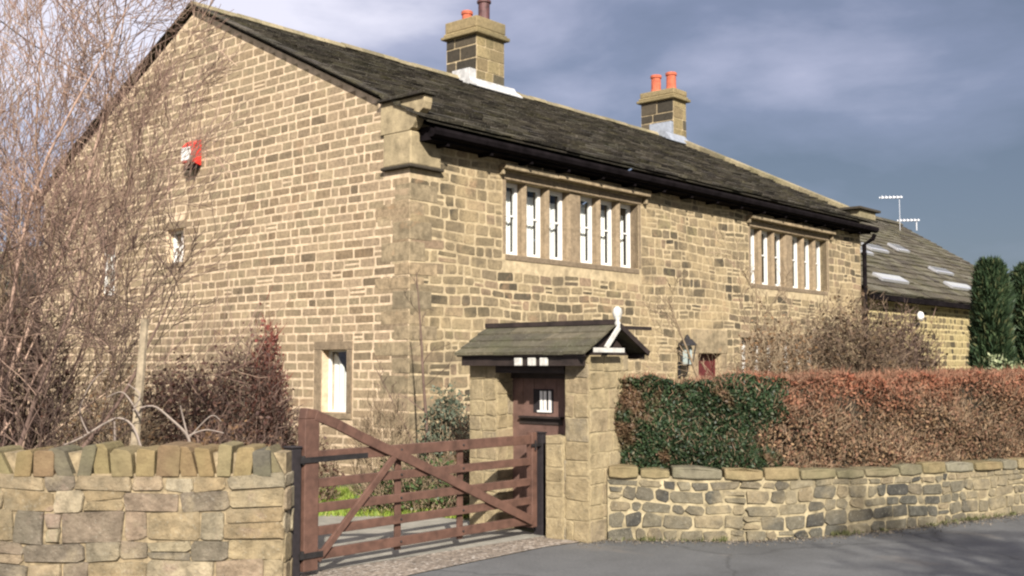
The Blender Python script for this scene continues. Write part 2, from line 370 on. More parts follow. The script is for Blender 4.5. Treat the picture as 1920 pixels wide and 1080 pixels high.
# ------------------------------------------------------------------ stone laying
def lay(mb, mapf, u0, u1, z0, z1, rowh, lenr, openings=(), top=None, gap=0.014, out=0.012, jit=0.004, cut=0.012, wave=None, mi=1, quoin=None, merge=0.0, ends=None):
    """lays stones on a wall face. mapf(u,z,d)->point, d = distance out of the face"""
    z = z0; row = 0
    while z < z1 - 0.03:
        h = random.uniform(*rowh)
        if z + h > z1 - 0.05: h = z1 - z
        za, zb = z + gap / 2, z + h - gap / 2
        segs = [(u0 if ends is None else u0, u1)]
        if top:
            segs = [top(zb)]
        for (a, b, c, d) in openings:
            if zb > c + .004 and za < d - .004:
                ns = []
                for s0, s1 in segs:
                    if b <= s0 or a >= s1: ns.append((s0, s1)); continue
                    if a - s0 > .04: ns.append((s0, a))
                    if s1 - b > .04: ns.append((b, s1))
                segs = ns
        for s0, s1 in segs:
            u = s0
            while u < s1 - .005:
                L = random.uniform(*lenr)
                if random.random() < .18: L *= .6
                if quoin and u - s0 < 1e-6 and abs(s0 - u0) < 1e-6: L = quoin[row % 2]
                if s1 - (u + L) < lenr[0] * .6: L = s1 - u
                ua, ub = u + gap / 2, u + L - gap / 2
                split = merge and random.random() < merge and h > .12
                zs = [(za, zb)] if not split else [(za, (za + zb) / 2 - gap / 2), ((za + zb) / 2 + gap / 2, zb)]
                for zz0, zz1 in zs: stone_block(mb, mapf, ua, ub, zz0, zz1, out * random.uniform(.6, 1.5), jit, cut, wave, mi)
                u += L
        z += h; row += 1
def stone_block(mb, mapf, ua, ub, za, zb, o, jit, cut, wave, mi):
    J = lambda: random.uniform(-jit, jit)
    c = min(cut, (zb - za) * .3, (ub - ua) * .3)
    k = [c * random.uniform(.3, 1.3) for _ in range(4)]
    ring = [(ua + k[0], za), (ub - k[1], za), (ub, za + k[1]), (ub, zb - k[2]), (ub - k[2], zb), (ua + k[3], zb), (ua, zb - k[3]), (ua, za + k[0])]
    ring = [(u + J(), z + J()) for u, z in ring]
    if wave: ring = [(u, z + wave(u, z)) for u, z in ring]
    cu = sum(p[0] for p in ring) / 8; cz = sum(p[1] for p in ring) / 8
    ins = min(.008, (zb - za) * .10)
    tilt = random.uniform(-.3, .3) * o
    i = len(mb.v)
    for u, z in ring: mb.v.append(tuple(mapf(u, z, -.004)))
    for u, z in ring: mb.v.append(tuple(mapf(u, z, o * .55)))
    for u, z in ring:
        du = cu - u; dz = cz - z; l = math.hypot(du, dz) or 1
        mb.v.append(tuple(mapf(u + du / l * ins, z + dz / l * ins, o + tilt * (1 if u > cu else -1))))
    sm = mb.mi; mb.mi = mi
    for r in (0, 8):
        for q in range(8): mb.face((i + r + q, i + r + (q + 1) % 8, i + r + 8 + (q + 1) % 8, i + r + 8 + q))
    mb.face([i + 16 + q for q in range(8)])
    mb.mi = sm
def mortar_face(mb, mapf, u0, u1, z0, z1, openings, depth, mi=0):
    us = sorted({u0, u1} | {a for o in openings for a in o[:2]}); zs = sorted({z0, z1} | {a for o in openings for a in o[2:]})
    sm = mb.mi; mb.mi = mi
    for i in range(len(us) - 1):
        for j in range(len(zs) - 1):
            cu = (us[i] + us[i + 1]) / 2; cz = (zs[j] + zs[j + 1]) / 2
            if any(a < cu < b and c < cz < d for a, b, c, d in openings): continue
            mb.poly([mapf(us[i], zs[j], 0), mapf(us[i + 1], zs[j], 0), mapf(us[i + 1], zs[j + 1], 0), mapf(us[i], zs[j + 1], 0)])
    for a, b, c, d in openings:
        for p, q in (((a, c), (b, c)), ((b, c), (b, d)), ((b, d), (a, d)), ((a, d), (a, c))):
            mb.poly([mapf(p[0], p[1], 0), mapf(q[0], q[1], 0), mapf(q[0], q[1], -depth), mapf(p[0], p[1], -depth)])
    mb.mi = sm

# ================================================================== THE HOUSE (local x along the front, local y along the gable)
LEN, WID, RZ, SL = 16.2, 11.86, 8.5, 0.49
HALF = WID / 2
house = empty('house', CORNER, ANG, 'long two-storey stone house with slate roof, its tall gable facing the tree', 'house')
def fmap(u, z, d): return (u, -d, z)
def gmap(u, z, d): return (-d, u, z)
W1 = (2.2, 6.04, 3.58, 4.83); W2 = (10.4, 14.22, 3.55, 4.82); WG = (9.95, 13.6, 1.15, 2.33); DR = (8.13, 9.05, 0.0, 1.97)
f_open = [W1, W2, WG, DR]
SURR = .09
fs_open = [(a - SURR, b + SURR, c - .15, d + .12) for a, b, c, d in (W1, W2, WG)] + [(DR[0] - .26, DR[1] + .26, 0, DR[3] + .52), (0, .63, 4.66, 5.6)]
b = MB(); b.fix = False
mortar_face(b, fmap, 0, LEN, 0, 5.45, f_open, .30)
lay(b, fmap, 0, LEN, 0, 5.42, (.13, .21), (.20, .50), fs_open, gap=.036, out=.005, jit=.009, cut=.026, quoin=(.75, .42), merge=.12,
    wave=lambda u, z: .018 * math.sin(u * 1.7 + z * 2) + .012 * math.sin(u * 4.1 + z * 5))
b.build('front_wall', [M['front_mortar'], M['front_stone']], house)
# gable wall
G1 = (8.72, 9.40, 3.15, 4.25); G2 = (6.2, 6.78, 3.68, 4.32); G3 = (1.42, 2.05, .98, 1.98)
g_open = [G1, G2, G3]
gs_open = [(G1[0] - .12, G1[1] + .12, G1[2] - .12, G1[3] + .2), (G2[0] - .02, G2[1] + .02, G2[2] - .02, G2[3] + .16), (1.28, 2.24, .88, 2.12), (0, .58, 4.66, 5.6)]
b = MB(); b.fix = False
mortar_face(b, gmap, 0, WID, 0, 5.55, g_open, .28)
b.poly([gmap(0, 5.55, 0), gmap(WID, 5.55, 0), gmap(HALF, 5.55 + HALF * SL, 0)])
def gtop(zb):
    if zb < 5.5: return (0, WID)
    t = (zb - 5.52) / SL
    return (t + .02, WID - t - .02)
lay(b, gmap, 0, WID, 0, 8.42, (.135, .17), (.22, .50), gs_open, top=gtop, gap=.037, out=.004, jit=.006, cut=.016, quoin=(.40, .80), merge=.02,
    wave=lambda u, z: .006 * math.sin(u * 1.3 + z))
b.build('gable_wall', [M['gable_mortar'], M['gable_stone']], house)
b = MB()
b.poly([(LEN, 0, 0), (LEN, WID, 0), (LEN, WID, 5.5), (LEN, HALF, 5.5 + HALF * SL), (LEN, 0, 5.5)])
b.poly([(0, WID, 0), (LEN, WID, 0), (LEN, WID, 5.5), (0, WID, 5.5)])
b.fix = False
b.build('rear_wall', M['front_mortar'], house)
# corner stones, kneeler block, moulded ledge
b = MB(); z = 0.0; k = 0
while z < 4.5:
    h = random.uniform(.20, .33)
    if z + h > 4.66: h = 4.66 - z
    a, c = ((.62, .36), (.36, .66), (.50, .40), (.34, .80))[k % 4]
    b.box((-.005 - random.uniform(0, .003), -.006 - random.uniform(0, .003), z + .016), (a - .03, c - .03, z + h - .012), .003)
    z += h; k += 1
b.build('quoins', M['quoin'], house, bevel=.012)
b = MB()
b.box((-.045, -.06, 4.79), (.61, .56, 5.30)); b.build('kneeler_block', M['kneeler'], house, bevel=.02)
b = MB(); b.prism([(-.10, -.12, 4.705), (-.12, -.14, 4.76), (-.12, -.14, 4.787), (.0, .0, 4.787), (.0, 0, 4.66)][0:0] or [(-.09, -.11, 4.73), (.64, -.11, 4.73), (.64, .58, 4.73), (-.09, .58, 4.73)], (0, 0, .055))
b.build('ledge_moulding', M['chim_dark'], house, bevel=.02)
b = MB()
prof = [(.62, 5.30), (-.02, 5.30), (-.10, 5.34), (-.16, 5.42), (-.20, 5.52), (-.33, 5.60), (-.36, 5.70), (-.36, 5.80), (.57, 5.80), (.62, 5.78)]
b.prism([(-.05, t, z) for t, z in prof], (.17, 0, 0)); b.build('kneeler', M['kneeler'], house, bevel=.01)
# roof
def roof(name, parent, s0, s1, hw, rz, slope, over, mat_, width=(.28, .5), course=.27, verge=.10, back=True, th=.05, ybase=0):
    ang = math.atan(slope); L = (hw + over) / math.cos(ang)
    b = MB(); b.fix = True
    # deck
    for sg in ((1, -1) if back else (1,)):
        def P(s, l, up):   # l: distance down the slope from the ridge
            y = hw - sg * (l * math.cos(ang)) + sg * 0
            return (s, ybase + y - sg * 0 - sg * up * math.sin(ang), rz - l * math.sin(ang) + up * math.cos(ang))
        i = len(b.v)
        for l in (0, L):
            for s in (s0, s1):
                for up in (-.02, .0): b.v.append(P(s, l, up - .04 + .02))
        for f in ((0, 1, 3, 2), (4, 6, 7, 5), (0, 4, 5, 1), (2, 3, 7, 6), (1, 5, 7, 3), (0, 2, 6, 4)): b.face([i + q for q in f])
        l = L; k = 0
        while l > .05:
            c = course * (0.62 + .5 * l / L)
            if sg == -1: c *= 2.2
            l0 = max(l - c * 1.35, 0); s = s0 - verge
            while s < s1 + verge:
                wd = random.uniform(*width) * (2 if sg == -1 else 1)
                e = min(s + wd, s1 + verge); t_ = th * random.uniform(.6, 1.2) * (.7 + .5 * l / L); lift = random.uniform(0, .016)
                lo = l + random.uniform(-.022, .03)
                pts = [P(s + .006, lo, .005 + lift), P(e - .006, lo + random.uniform(-.012, .012), .005 + lift), P(e - .006, l0, -.02), P(s + .006, l0, -.02)]
                pt2 = [P(s + .008, lo, t_ + lift), P(e - .008, lo, t_ + lift + random.uniform(-.008, .008)), P(e - .008, l0, .008), P(s + .008, l0, .008)]
                i = len(b.v); b.v += pts + pt2
                for f in ((0, 3, 2, 1), (4, 5, 6, 7), (0, 1, 5, 4), (1, 2, 6, 5), (2, 3, 7, 6), (3, 0, 4, 7)): b.face([i + q for q in f])
                s = e
                if s1 + verge - s < .08: break
            l -= c; k += 1
    return b.build(name, mat_, parent)
rf = roof('roof', house, .0, LEN, HALF, RZ + .03, SL, .42, M['slate'], width=(.26, .55), course=.30)
b = MB(); s = -.1
while s < LEN - .3:
    L = random.uniform(.45, .62); sg = random.uniform(-.012, .012)
    b.prism([(s, HALF - .19, RZ - .015 + sg), (s, HALF - .12, RZ + .085 + sg), (s, HALF, RZ + .13 + sg), (s, HALF + .12, RZ + .085 + sg), (s, HALF + .19, RZ - .015 + sg)], (L - .015, 0, 0)); s += L
b.build('ridge_stones', M['ridge'], rf, bevel=.008)
# verge capping stones on the near gable (upturned over the kneeler) and raised coping on the far one
b = MB(); t = .60
while t < HALF - .05:
    L = random.uniform(.5, .8); e = min(t + L, HALF)
    zz = lambda q: RZ - SL * (HALF - q) + .045
    for y0, y1, f_ in ((t, e, 1),):
        b.prism([(-.15, y0, zz(y0)), (-.15, y1, zz(y1)), (-.15, y1, zz(y1) + .03), (-.15, y0, zz(y0) + .035 + random.uniform(0, .012))], (.28, 0, 0))
        b.prism([(-.15, WID - y0, zz(y0)), (-.15, WID - y1, zz(y1)), (-.15, WID - y1, zz(y1) + .03), (-.15, WID - y0, zz(y0) + .04)], (.28, 0, 0))
    t = e
b.box((-.13, -.41, 5.805), (.16, .62, 5.845)); b.box((-.06, -.30, 5.85), (.26, .45, 5.88))
b.build('verge_stones', M['slate'], rf, bevel=.006)
b = MB(); t = .15
while t < HALF:
    e = min(t + random.uniform(.6, .9), HALF); q0 = RZ - SL * (HALF - t) + .02; q1 = RZ - SL * (HALF - e) + .02
    for m_ in (0, 1):
        y0, y1 = (t, e - .01) if not m_ else (WID - t, WID - e + .01)
        b.prism([(LEN - .30, y0, q0), (LEN - .30, y1, q1), (LEN - .30, y1, q1 + .17), (LEN - .30, y0, q0 + .17)], (.42, 0, 0))
    t = e
b.box((LEN - .85, -.38, 5.50), (LEN + .14, .14, 5.70)); b.build('coping_stones', M['ridge'], rf, bevel=.01)
b = MB(); b.box((LEN - .98, -.46, 5.705), (LEN + .30, .22, 5.77)); b.build('kneeler_slab', M['chim_dark'], rf, bevel=.01)
# eaves: black board as soffit shade, gutter, downpipe
b = MB(); b.box((.14, -.30, 5.15), (LEN, -.005, 5.36)); b.build('eaves_shade_board', M['gutter'], house)  # near-black board supplies the shade beneath the overhang
b = MB(); prof = [(-.42, 5.325), (-.43, 5.28), (-.41, 5.22), (-.37, 5.19), (-.31, 5.19), (-.31, 5.23), (-.31, 5.325), (-.33, 5.325), (-.34, 5.23), (-.37, 5.215), (-.40, 5.28), (-.405, 5.325)]
b.prism([(.12, t, z) for t, z in prof], (LEN + .12, 0, 0)); g = b.build('gutter', M['gutter'], house)
s = .5
while s < LEN:
    b = MB(); b.box((s, -.305, 5.10), (s + .05, -.012, 5.147)); b.build('gutter_bracket', M['gutter'], g); s += 1.0
b = MB(); b.tube([(LEN + .03, -.39, 5.14), (LEN + .03, -.34, 5.02), (LEN + .03, -.10, 4.88), (LEN + .03, -.09, .1)], .055, 10)
for z in (4.6, 2.9, 1.2): b.tube([(LEN + .03, -.09, z), (LEN + .03, -.09, z + .08)], .072, 10)
b.build('downpipe', M['gutter'], house, smooth=False)
# chimneys
def chimney(s0, s1, t0, t1, z0, zb, zc, pots, label=None, capmat=None):
    b = MB(); b.mi = 0
    b.box((s0, t0, z0), (s1, t1, zb)); b.fix = False
    lay(b, lambda u, z, d: (u, t0 - d, z), s0, s1, RZ - .35, zb, (.22, .34), (.28, .5), gap=.02, out=.012, jit=.006, cut=.02, mi=1)
    lay(b, lambda u, z, d: (s0 - d, u, z), t0, t1, RZ - .15, zb, (.24, .36), (.4, .95), gap=.03, out=.014, jit=.006, cut=.02, mi=2)
    lay(b, lambda u, z, d: (s1 + d, u, z), t0, t1, RZ - .15, zb, (.24, .36), (.4, .6), gap=.03, out=.014, jit=.006, cut=.02, mi=1)
    ch = b.build('chimney', [M['front_mortar'], M['chim_stone'], M['chim_dark']], house)
    b = MB()
    for (e, za, zz) in ((.11, zb, zb + .09), (.06, zb + .092, zb + .16)): b.box((s0 - e, t0 - e, za), (s1 + e, t1 + e, zz), .008)
    b.prism([(s0 - .03, t0 - .03, zb + .162), (s1 + .03, t0 - .03, zb + .162), (s1 + .03, t1 + .03, zb + .162), (s0 - .03, t1 + .03, zb + .162)], (0, 0, zc - zb - .162))
    b.build('cap', M['chim_stone'], ch, bevel=.035)
    for (ps, pt, r, h, kind) in pots:
        b = MB()
        if kind == 'pot':
            b.lathe((ps, pt, zc - .02), [(r * 1.15, 0), (r * 1.08, .10), (r, .14), (r * .96, h - .09), (r * 1.14, h - .085), (r * 1.16, h - .02), (r * 1.02, h), (r * .8, h), (r * .78, h - .1)], 16)
            b.build('pot', M['pot'], ch, smooth=False)
        else:
            b.lathe((ps, pt, zc - .02), [(r * 1.2, 0), (r, .08), (r, h - .22), (r * 1.25, h - .2), (r * 1.25, h - .15), (r * .9, h - .14), (r * .9, h - .06)], 16)
            for q in range(4):
                b.bar((ps + r * .8 * math.cos(q * 1.57), pt + r * .8 * math.sin(q * 1.57), zc + h - .12), (ps + r * .8 * math.cos(q * 1.57), pt + r * .8 * math.sin(q * 1.57), zc + h + .02), .02, .02)
            b.lathe((ps, pt, zc + h), [(r * 1.4, 0), (r * 1.3, .03), (.02, .10)], 16)
            b.build('cowl', M['cowl'], ch)
    return ch
c1 = chimney(7.27, 8.25, 5.45, 6.45, 7.9, 9.60, 10.04, [(7.62, 6.10, .125, .33, 'pot'), (7.86, 5.76, .14, .72, 'cowl')])
b = MB(); zz = lambda t: RZ + .03 - SL * (HALF - t)
b.prism([(6.98, 5.14, zz(5.14) + .07), (6.98, 5.425, zz(5.425) + .05), (6.98, 5.425, zz(5.425) + .22), (6.98, 5.36, zz(5.36) + .16), (6.98, 5.14, zz(5.14) + .10)], (1.62, 0, 0))
b.box((7.0, 5.43, zz(5.43) + .03), (7.24, 6.0, 8.72)); b.build('flashing', M['cement'], c1, bevel=.01)
c2 = chimney(15.62, 16.30, 5.36, 6.50, 7.9, 9.55, 9.88, [(15.95, 6.18, .15, .58, 'pot'), (15.98, 5.66, .15, .58, 'pot')])
b = MB(); b.prism([(15.15, 5.10, zz(5.10) + .07), (15.15, 5.335, zz(5.335) + .05), (15.15, 5.335, zz(5.335) + .26), (15.15, 5.10, zz(5.10) + .10)], (1.02, 0, 0))
b.box((15.45, 5.34, 8.3), (15.59, 6.1, 8.85)); b.build('flashing', M['lead'], c2, bevel=.01)

# mullioned windows
def mullion_window(o, parent, nm='window', curt=None, hood=True):
    a, b_, c, d = o
    w = MB()      # dressed surround
    e = SURR
    w.box((a - e, -.006, c), (a - .0, .24, d)); w.box((b_, -.006, c), (b_ + e, .24, d))
    w.box((a - .02, -.012, c - .10), (b_ + .02, .24, c - .002)); 
    n = 3
    for k in range(n):
        x0 = a - e + (b_ - a + 2 * e) * k / n; x1 = a - e + (b_ - a + 2 * e) * (k + 1) / n
        w.box((x0 + .004, -.018, d + .002), (x1 - .004, .24, d + .125))
    win = w.build(nm, M['dressed'], parent, bevel=.012)
    if hood:
        h = MB(); h.box((a - .18, -.17, d + .15), (a + 1.2, -.0, d + .235), .006); h.box((a + 1.21, -.175, d + .15), (a + 2.5, -.0, d + .235), .006); h.box((a + 2.51, -.17, d + .15), (b_ + .2, -.0, d + .233), .006)
        h.box((a - .18, -.10, d + .06), (a - .125, -.0, d + .148)); h.box((b_ + .14, -.10, d + .02), (b_ + .2, -.0, d + .148))
        h.build('hood_mould', M['quoin'], win, bevel=.012)
    king = .38; mw = .115; lw = (b_ - a - king - 4 * mw) / 6
    x = a; ms = []; lights = []
    for k in range(6):
        lights.append((x, x + lw)); x += lw
        if k < 5:
            ww = king if k == 2 else mw; ms.append((x, x + ww)); x += ww
    for x0, x1 in ms:
        m_ = MB(); ch = .045
        m_.prism([(x0 + ch, .035, c), (x1 - ch, .035, c), (x1, .09, c), (x1, .23, c), (x0, .23, c), (x0, .09, c)], (0, 0, d - c)); m_.build('mullion', M['dressed'], win)
    for k, (x0, x1) in enumerate(lights):
        f = MB(); y0, y1 = .185, .245; fw = .066; x0 += .004; x1 -= .004; z0 = c + .004; z1 = d - .004
        f.box((x0, y0, z0), (x0 + fw, y1, z1)); f.box((x1 - fw, y0, z0), (x1, y1, z1)); f.box((x0 + fw, y0, z0), (x1 - fw, y1, z0 + fw)); f.box((x0 + fw, y0, z1 - fw), (x1 - fw, y1, z1))
        zm = z0 + (z1 - z0) * .55
        f.box((x0 + fw, y0 + .012, zm - .014), (x1 - fw, y1 - .012, zm + .014))
        fr = f.build('frame', M['white'], win)
        p = MB(); p.poly([(x0 + .02, .215, z0 + .02), (x1 - .02, .215, z0 + .02), (x1 - .02, .215, z1 - .02), (x0 + .02, .215, z1 - .02)]); p.build('pane', M['glass'], fr)
        cfr = (curt or [1] * 6)[k]
        if cfr > 0:
            q = MB(); q.fix = False; nseg = 14; xa = x0 + (x1 - x0) * (1 - cfr) ; xb = x1 + .04; zt = z1 - .10 * (1 + (k % 3) * .4)
            for j in range(nseg):
                u0 = xa + (xb - xa) * j / nseg; u1 = xa + (xb - xa) * (j + 1) / nseg
                ya = .36 + .018 * math.sin(j * 1.9); yb = .36 + .018 * math.sin((j + 1) * 1.9)
                q.poly([(u0, ya, z0 - .05), (u1, yb, z0 - .05), (u1, yb, zt), (u0, ya, zt)])
            q.build('curtain', M['curtain'], fr)
    return win
mullion_window(W1, house, curt=[.62, .62, 1.0, .45, .6, .8])
mullion_window(W2, house, curt=[.4, .7, .35, .8, .5, .45])
mullion_window(WG, house, curt=[.8, .5, .6, .7, .6, .5], hood=False)
# gable windows
def gable_window(o, kind):
    a, b_, c, d = o
    w = MB()
    if kind == 'low':
        w.box((-.022, a - .14, c - .10), (.25, b_ + .19, c - .002)); w.box((-.018, a - .14, d + .002), (.25, b_ + .19, d + .14))
        w.box((-.020, a - .13, c), (.22, a - .001, d)); w.box((-.020, b_ + .001, c), (.22, b_ + .18, d))
    else:
        w.box((-.03, a - .06, c - .09), (.22, b_ + .06, c - .002))
    win = w.build('window', M['dressed'], house, bevel=.01)
    if kind != 'low':
        w = MB(); w.box((-.018, a - .10, d + .002), (.22, b_ + .10, d + .15)); w.build('lintel', M['dressed'], win, bevel=.01)
    f = MB(); x0, x1 = .14, .20; fw = .055 if kind != 'low' else .028
    f.box((x0, a + .003, c + .003), (x1, a + fw, d - .003)); f.box((x0, b_ - fw, c + .003), (x1, b_ - .003, d - .003)); f.box((x0, a + fw, c + .003), (x1, b_ - fw, c + fw)); f.box((x0, a + fw, d - fw), (x1, b_ - fw, d - .003))
    if kind == 'tall': f.box((x0, a + fw, (c + d) / 2 - .03), (x1, b_ - fw, (c + d) / 2 + .03))
    if kind == 'small': f.box((x0 + .01, (a + b_) / 2 - .02, c + fw), (x1 - .01, (a + b_) / 2 + .02, d - fw)); f.box((x0 + .012, a + fw, (c + d) / 2 - .018), (x1 - .012, b_ - fw, (c + d) / 2 + .018))
    fr = f.build('frame', M['white'], win)
    p = MB(); p.poly([(.17, a + .03, c + .03), (.17, b_ - .03, c + .03), (.17, b_ - .03, d - .03), (.17, a + .03, d - .03)]); p.build('pane', M['glass'], fr)
    q = MB(); q.fix = False
    if kind == 'low':     # a white curtain draped and tied back to the left, a green one behind it
        n = 16
        for j in range(n):
            v0 = j / n; v1 = (j + 1) / n
            fz = lambda v: d - .02 - (1 - v) ** 1.3 * .0 - max(0, (.92 - v)) ** 1.25 * .95
            ya = a - .05 + (b_ + .1 - a) * v0; yb = a - .05 + (b_ + .1 - a) * v1
            xa = .24 + .012 * math.sin(j * 2.2); xb = .24 + .012 * math.sin((j + 1) * 2.2)
            q.poly([(xa, ya, c - .05), (xb, yb, c - .05), (xb, yb, fz(v1)), (xa, ya, fz(v0))])
        q.build('curtain', M['curtain'], fr)
        q = MB(); q.fix = False
        q.poly([(.30, a - .02, c - .05), (.30, a + .25, c - .05), (.30, a + .25, c + .62), (.30, a - .02, c + .55)]); q.build('curtain', M['green_cloth'], fr)
    else:
        for j in range(10):
            ya = a + (b_ - a) * j / 10; yb = a + (b_ - a) * (j + 1) / 10; xa = .26 + .01 * math.sin(j * 2.2); xb = .26 + .01 * math.sin(j * 2.2 + 2.2)
            q.poly([(xa, ya, c), (xb, yb, c), (xb, yb, d - .22), (xa, ya, d - .22)])
        q.build('curtain', M['curtain'], fr)
    return win
gable_window(G1, 'tall'); gable_window(G2, 'small'); gable_window(G3, 'low')
# front door with its big stone head and jambs
b = MB(); a, b_, c, d = DR
b.box((a - .25, -.03, d + .003), (b_ + .25, .24, d + .50)); b.box((a - .24, -.028, 0), (a - .001, .24, d)); b.box((b_ + .001, -.028, 0), (b_ + .24, .24, d))
b.build('door_surround', M['quoin'], house, bevel=.015)
b = MB(); n = 6
for k in range(n):
    x0 = a + .05 + (b_ - a - .1) * k / n; x1 = a + .05 + (b_ - a - .1) * (k + 1) / n
    b.box((x0 + .003, .17, .03), (x1 - .003, .21, d - .04))
b.box((a + .002, .13, 0), (a + .05, .24, d - .002)); b.box((b_ - .05, .13, 0), (b_ - .002, .24, d - .002)); b.box((a + .05, .13, d - .045), (b_ - .05, .24, d - .002))
dr = b.build('door', M['maroon'], house)
b = MB(); b.lathe((0, 0, 0), [(.012, 0), (.03, .02), (.028, .05), (.0, .06)], 10)
b.v = [(a + .14 + x, .17 - z_, 1.02 + y) for x, y, z_ in b.v]; b.build('door_handle', M['iron'], dr)

# alarm box on the gable, lantern by the door
def local(s, t, z=0): return CORNER + U * s + V * t + Vector((0, 0, z))
al = empty('alarm_box', local(-.02, 5.80, 5.44), ANG, 'red alarm box with a white front high on the gable wall', 'alarm box')
b = MB(); b.prism([(0, -.18, 0), (-.20, -.18, .06), (-.20, -.18, .36), (-.08, -.18, .48), (0, -.18, .48)], (0, .36, 0)); b.build('housing', M['red'], al, bevel=.01)
b = MB(); b.box((-.212, -.15, .10), (-.202, .165, .34)); b.build('front_plate', M['white'], al)
b = MB(); b.box((-.17, -.15, -.06), (-.02, .15, -.001)); b.build('base_plate', M['gutter'], al)
ln = empty('wall_lantern', local(7.40, -.02, 1.50), ANG, 'black glazed carriage lantern on the front wall left of the maroon door', 'lantern')
b = MB(); b.tube([(0, -.0, .05), (0, -.12, .0), (0, -.20, .10), (0, -.20, .22)], .016, 6); b.box((-.05, -.012, -.02), (.05, .0, .30)); b.build('bracket', M['iron'], ln)
b = MB()
for q in range(4):
    sx, sy = ((-1, -1), (1, -1), (1, 1), (-1, 1))[q]
    b.bar((sx * .07, -.20 + sy * .07, .25), (sx * .12, -.20 + sy * .12, .62), .022, .022)
b.prism([(-.07, -.27, .22), (.07, -.27, .22), (.07, -.13, .22), (-.07, -.13, .22)], (0, 0, .03))
b.lathe((0, -.20, .62), [(.20, 0), (.19, .03), (.10, .13), (.06, .14), (.05, .17), (.02, .22)], 8); b.build('frame', M['iron'], ln)
b = MB(); b.prism([(-.065, -.265, .252), (.065, -.265, .252), (.065, -.135, .252), (-.065, -.135, .252)], (0, 0, .36)); b.build('glazing', plain('frosted_glass', (.35, .42, .42), .2, .05), ln)

# ================================================================== far range to the right of the house
far = empty('stone_outbuilding', local(LEN + .02, .04), ANG, 'low stone range with lichened slate roof and rooflights beyond the house', 'building')
b = MB(); b.fix = False; FL = 17.5
mortar_face(b, fmap, 0.15, FL, 0, 3.76, [], .2)
lay(b, fmap, 0.15, FL, 0, 3.74, (.13, .22), (.18, .42), [], gap=.05, out=.012, jit=.012, cut=.03)
for p in ([(.15, 0, 0), (.15, 11.8, 0), (.15, 11.8, 3.6), (.15, 5.9, 7.5), (.15, 0, 3.74)], [(FL, 0, 0), (FL, 11.8, 0), (FL, 11.8, 3.6), (FL, 5.9, 7.5), (FL, 0, 3.6)], [(.15, 11.8, 0), (FL, 11.8, 0), (FL, 11.8, 3.6), (.15, 11.8, 3.6)]): b.poly(p)
b.build('wall', [M['far_mortar'], M['far_stone']], far)
SL2 = (7.58 - 3.80) / 5.9
rf2 = roof('roof', far, .15, FL, 5.9, 7.58, SL2, .25, M['slate2'], width=(.4, .7), course=.40, back=False, verge=.1)
b = MB(); b.poly([(.1, 5.9, 7.55), (FL, 5.9, 7.55), (FL, 12.1, 3.45), (.1, 12.1, 3.45)]); b.build('rear_slope', M['slate2'], rf2)
b = MB(); s = .1
while s < FL: b.prism([(s, 5.72, 7.56), (s, 5.9, 7.72), (s, 6.08, 7.56)], (.48, 0, 0)); s += .5
b.build('ridge_stones', M['slate2'], rf2)
b = MB(); b.box((.1, -.34, 3.45), (FL, -.20, 3.60)); b.build('gutter', M['gutter'], far)
def rooflight(s0, s1, t0, t1, m_, glow=None):
    b = MB(); z0 = 7.58 - SL2 * (5.9 - t0); z1 = 7.58 - SL2 * (5.9 - t1)
    b.prism([(s0, t0, z0 + .06), (s1, t0, z0 + .06), (s1, t1, z1 + .06), (s0, t1, z1 + .06)], (0, -.03, .07)); o = b.build('rooflight', M['alu'], rf2)
    b = MB(); e = .06; b.prism([(s0 + e, t0 + e, z0 + .145 + SL2 * e), (s1 - e, t0 + e, z0 + .145 + SL2 * e), (s1 - e, t1 - e, z1 + .145 - SL2 * e), (s0 + e, t1 - e, z1 + .145 - SL2 * e)], (0, -.002, .01)); b.build('pane', m_, o)
rl = plain('pale_glazing', (.33, .34, .34), .6, .08); rg = plain('grey_glazing', (.12, .125, .13), .8, .12, spec=.2)
rooflight(2.3, 4.2, .35, .65, rl); rooflight(8.2, 10.3, .5, .80, rl)
rooflight(.9, 1.9, 1.1, 1.6, rg); rooflight(6.4, 7.8, 2.4, 2.75, rg); rooflight(9.6, 10.6, 2.8, 3.2, rg); rooflight(4.8, 5.6, 2.0, 2.4, rg); rooflight(9.6, 11.2, 1.5, 1.8, rg)
o = None
b = MB(); b.lathe((0, 0, 0), [(.02, 0), (.12, .03), (.15, .08), (.12, .15), (.02, .19)], 14)
sl_ = empty('flood_lamp', local(LEN + 3.75, -.02, 3.12), ANG, 'round white lamp high on the low stone range', 'lamp')
b.v = [(x, -z_, y) for x, y, z_ in b.v]; b.build('globe', M['white'], sl_, smooth=True)
b = MB(); b.box((-.06, -.06, -.26), (.06, .0, -.18)); b.build('bracket', M['iron'], sl_)
# aerials
for (px0, px1, py_, lab) in ((1650, 1690, 370, 'topmost of the two aerials, a pale bar held high above the low slate roof'), (1684, 1722, 413, 'lower aerial on a short stub mast at the ridge of the low slate roof')):
    AY = 42.0; pa = atY(px0, py_, AY); pb = atY(px1, py_, AY)
    ae = empty('television_aerial', (pb.x - .08, AY, 6.9), 0, lab, 'aerial', 'aerials above the low slate roof'); hz = pa.z - 6.9; L_ = pb.x - pa.x
    b = MB(); b.bar((0, 0, 0), (0, 0, hz), .014 if py_ < 400 else .04, .014 if py_ < 400 else .03); b.build('mast', M['alu'], ae)
    b = MB(); b.bar((-L_ + .08, .1, hz), (.10, -.05, hz), .05, .05)
    for k in range(6):
        x_ = -L_ + .12 + (L_ - .1) * k / 5; b.bar((x_ - .05, -.28, hz), (x_ + .05, .28, hz), .03, .03)
    b.build('boom', M['alu'], ae)
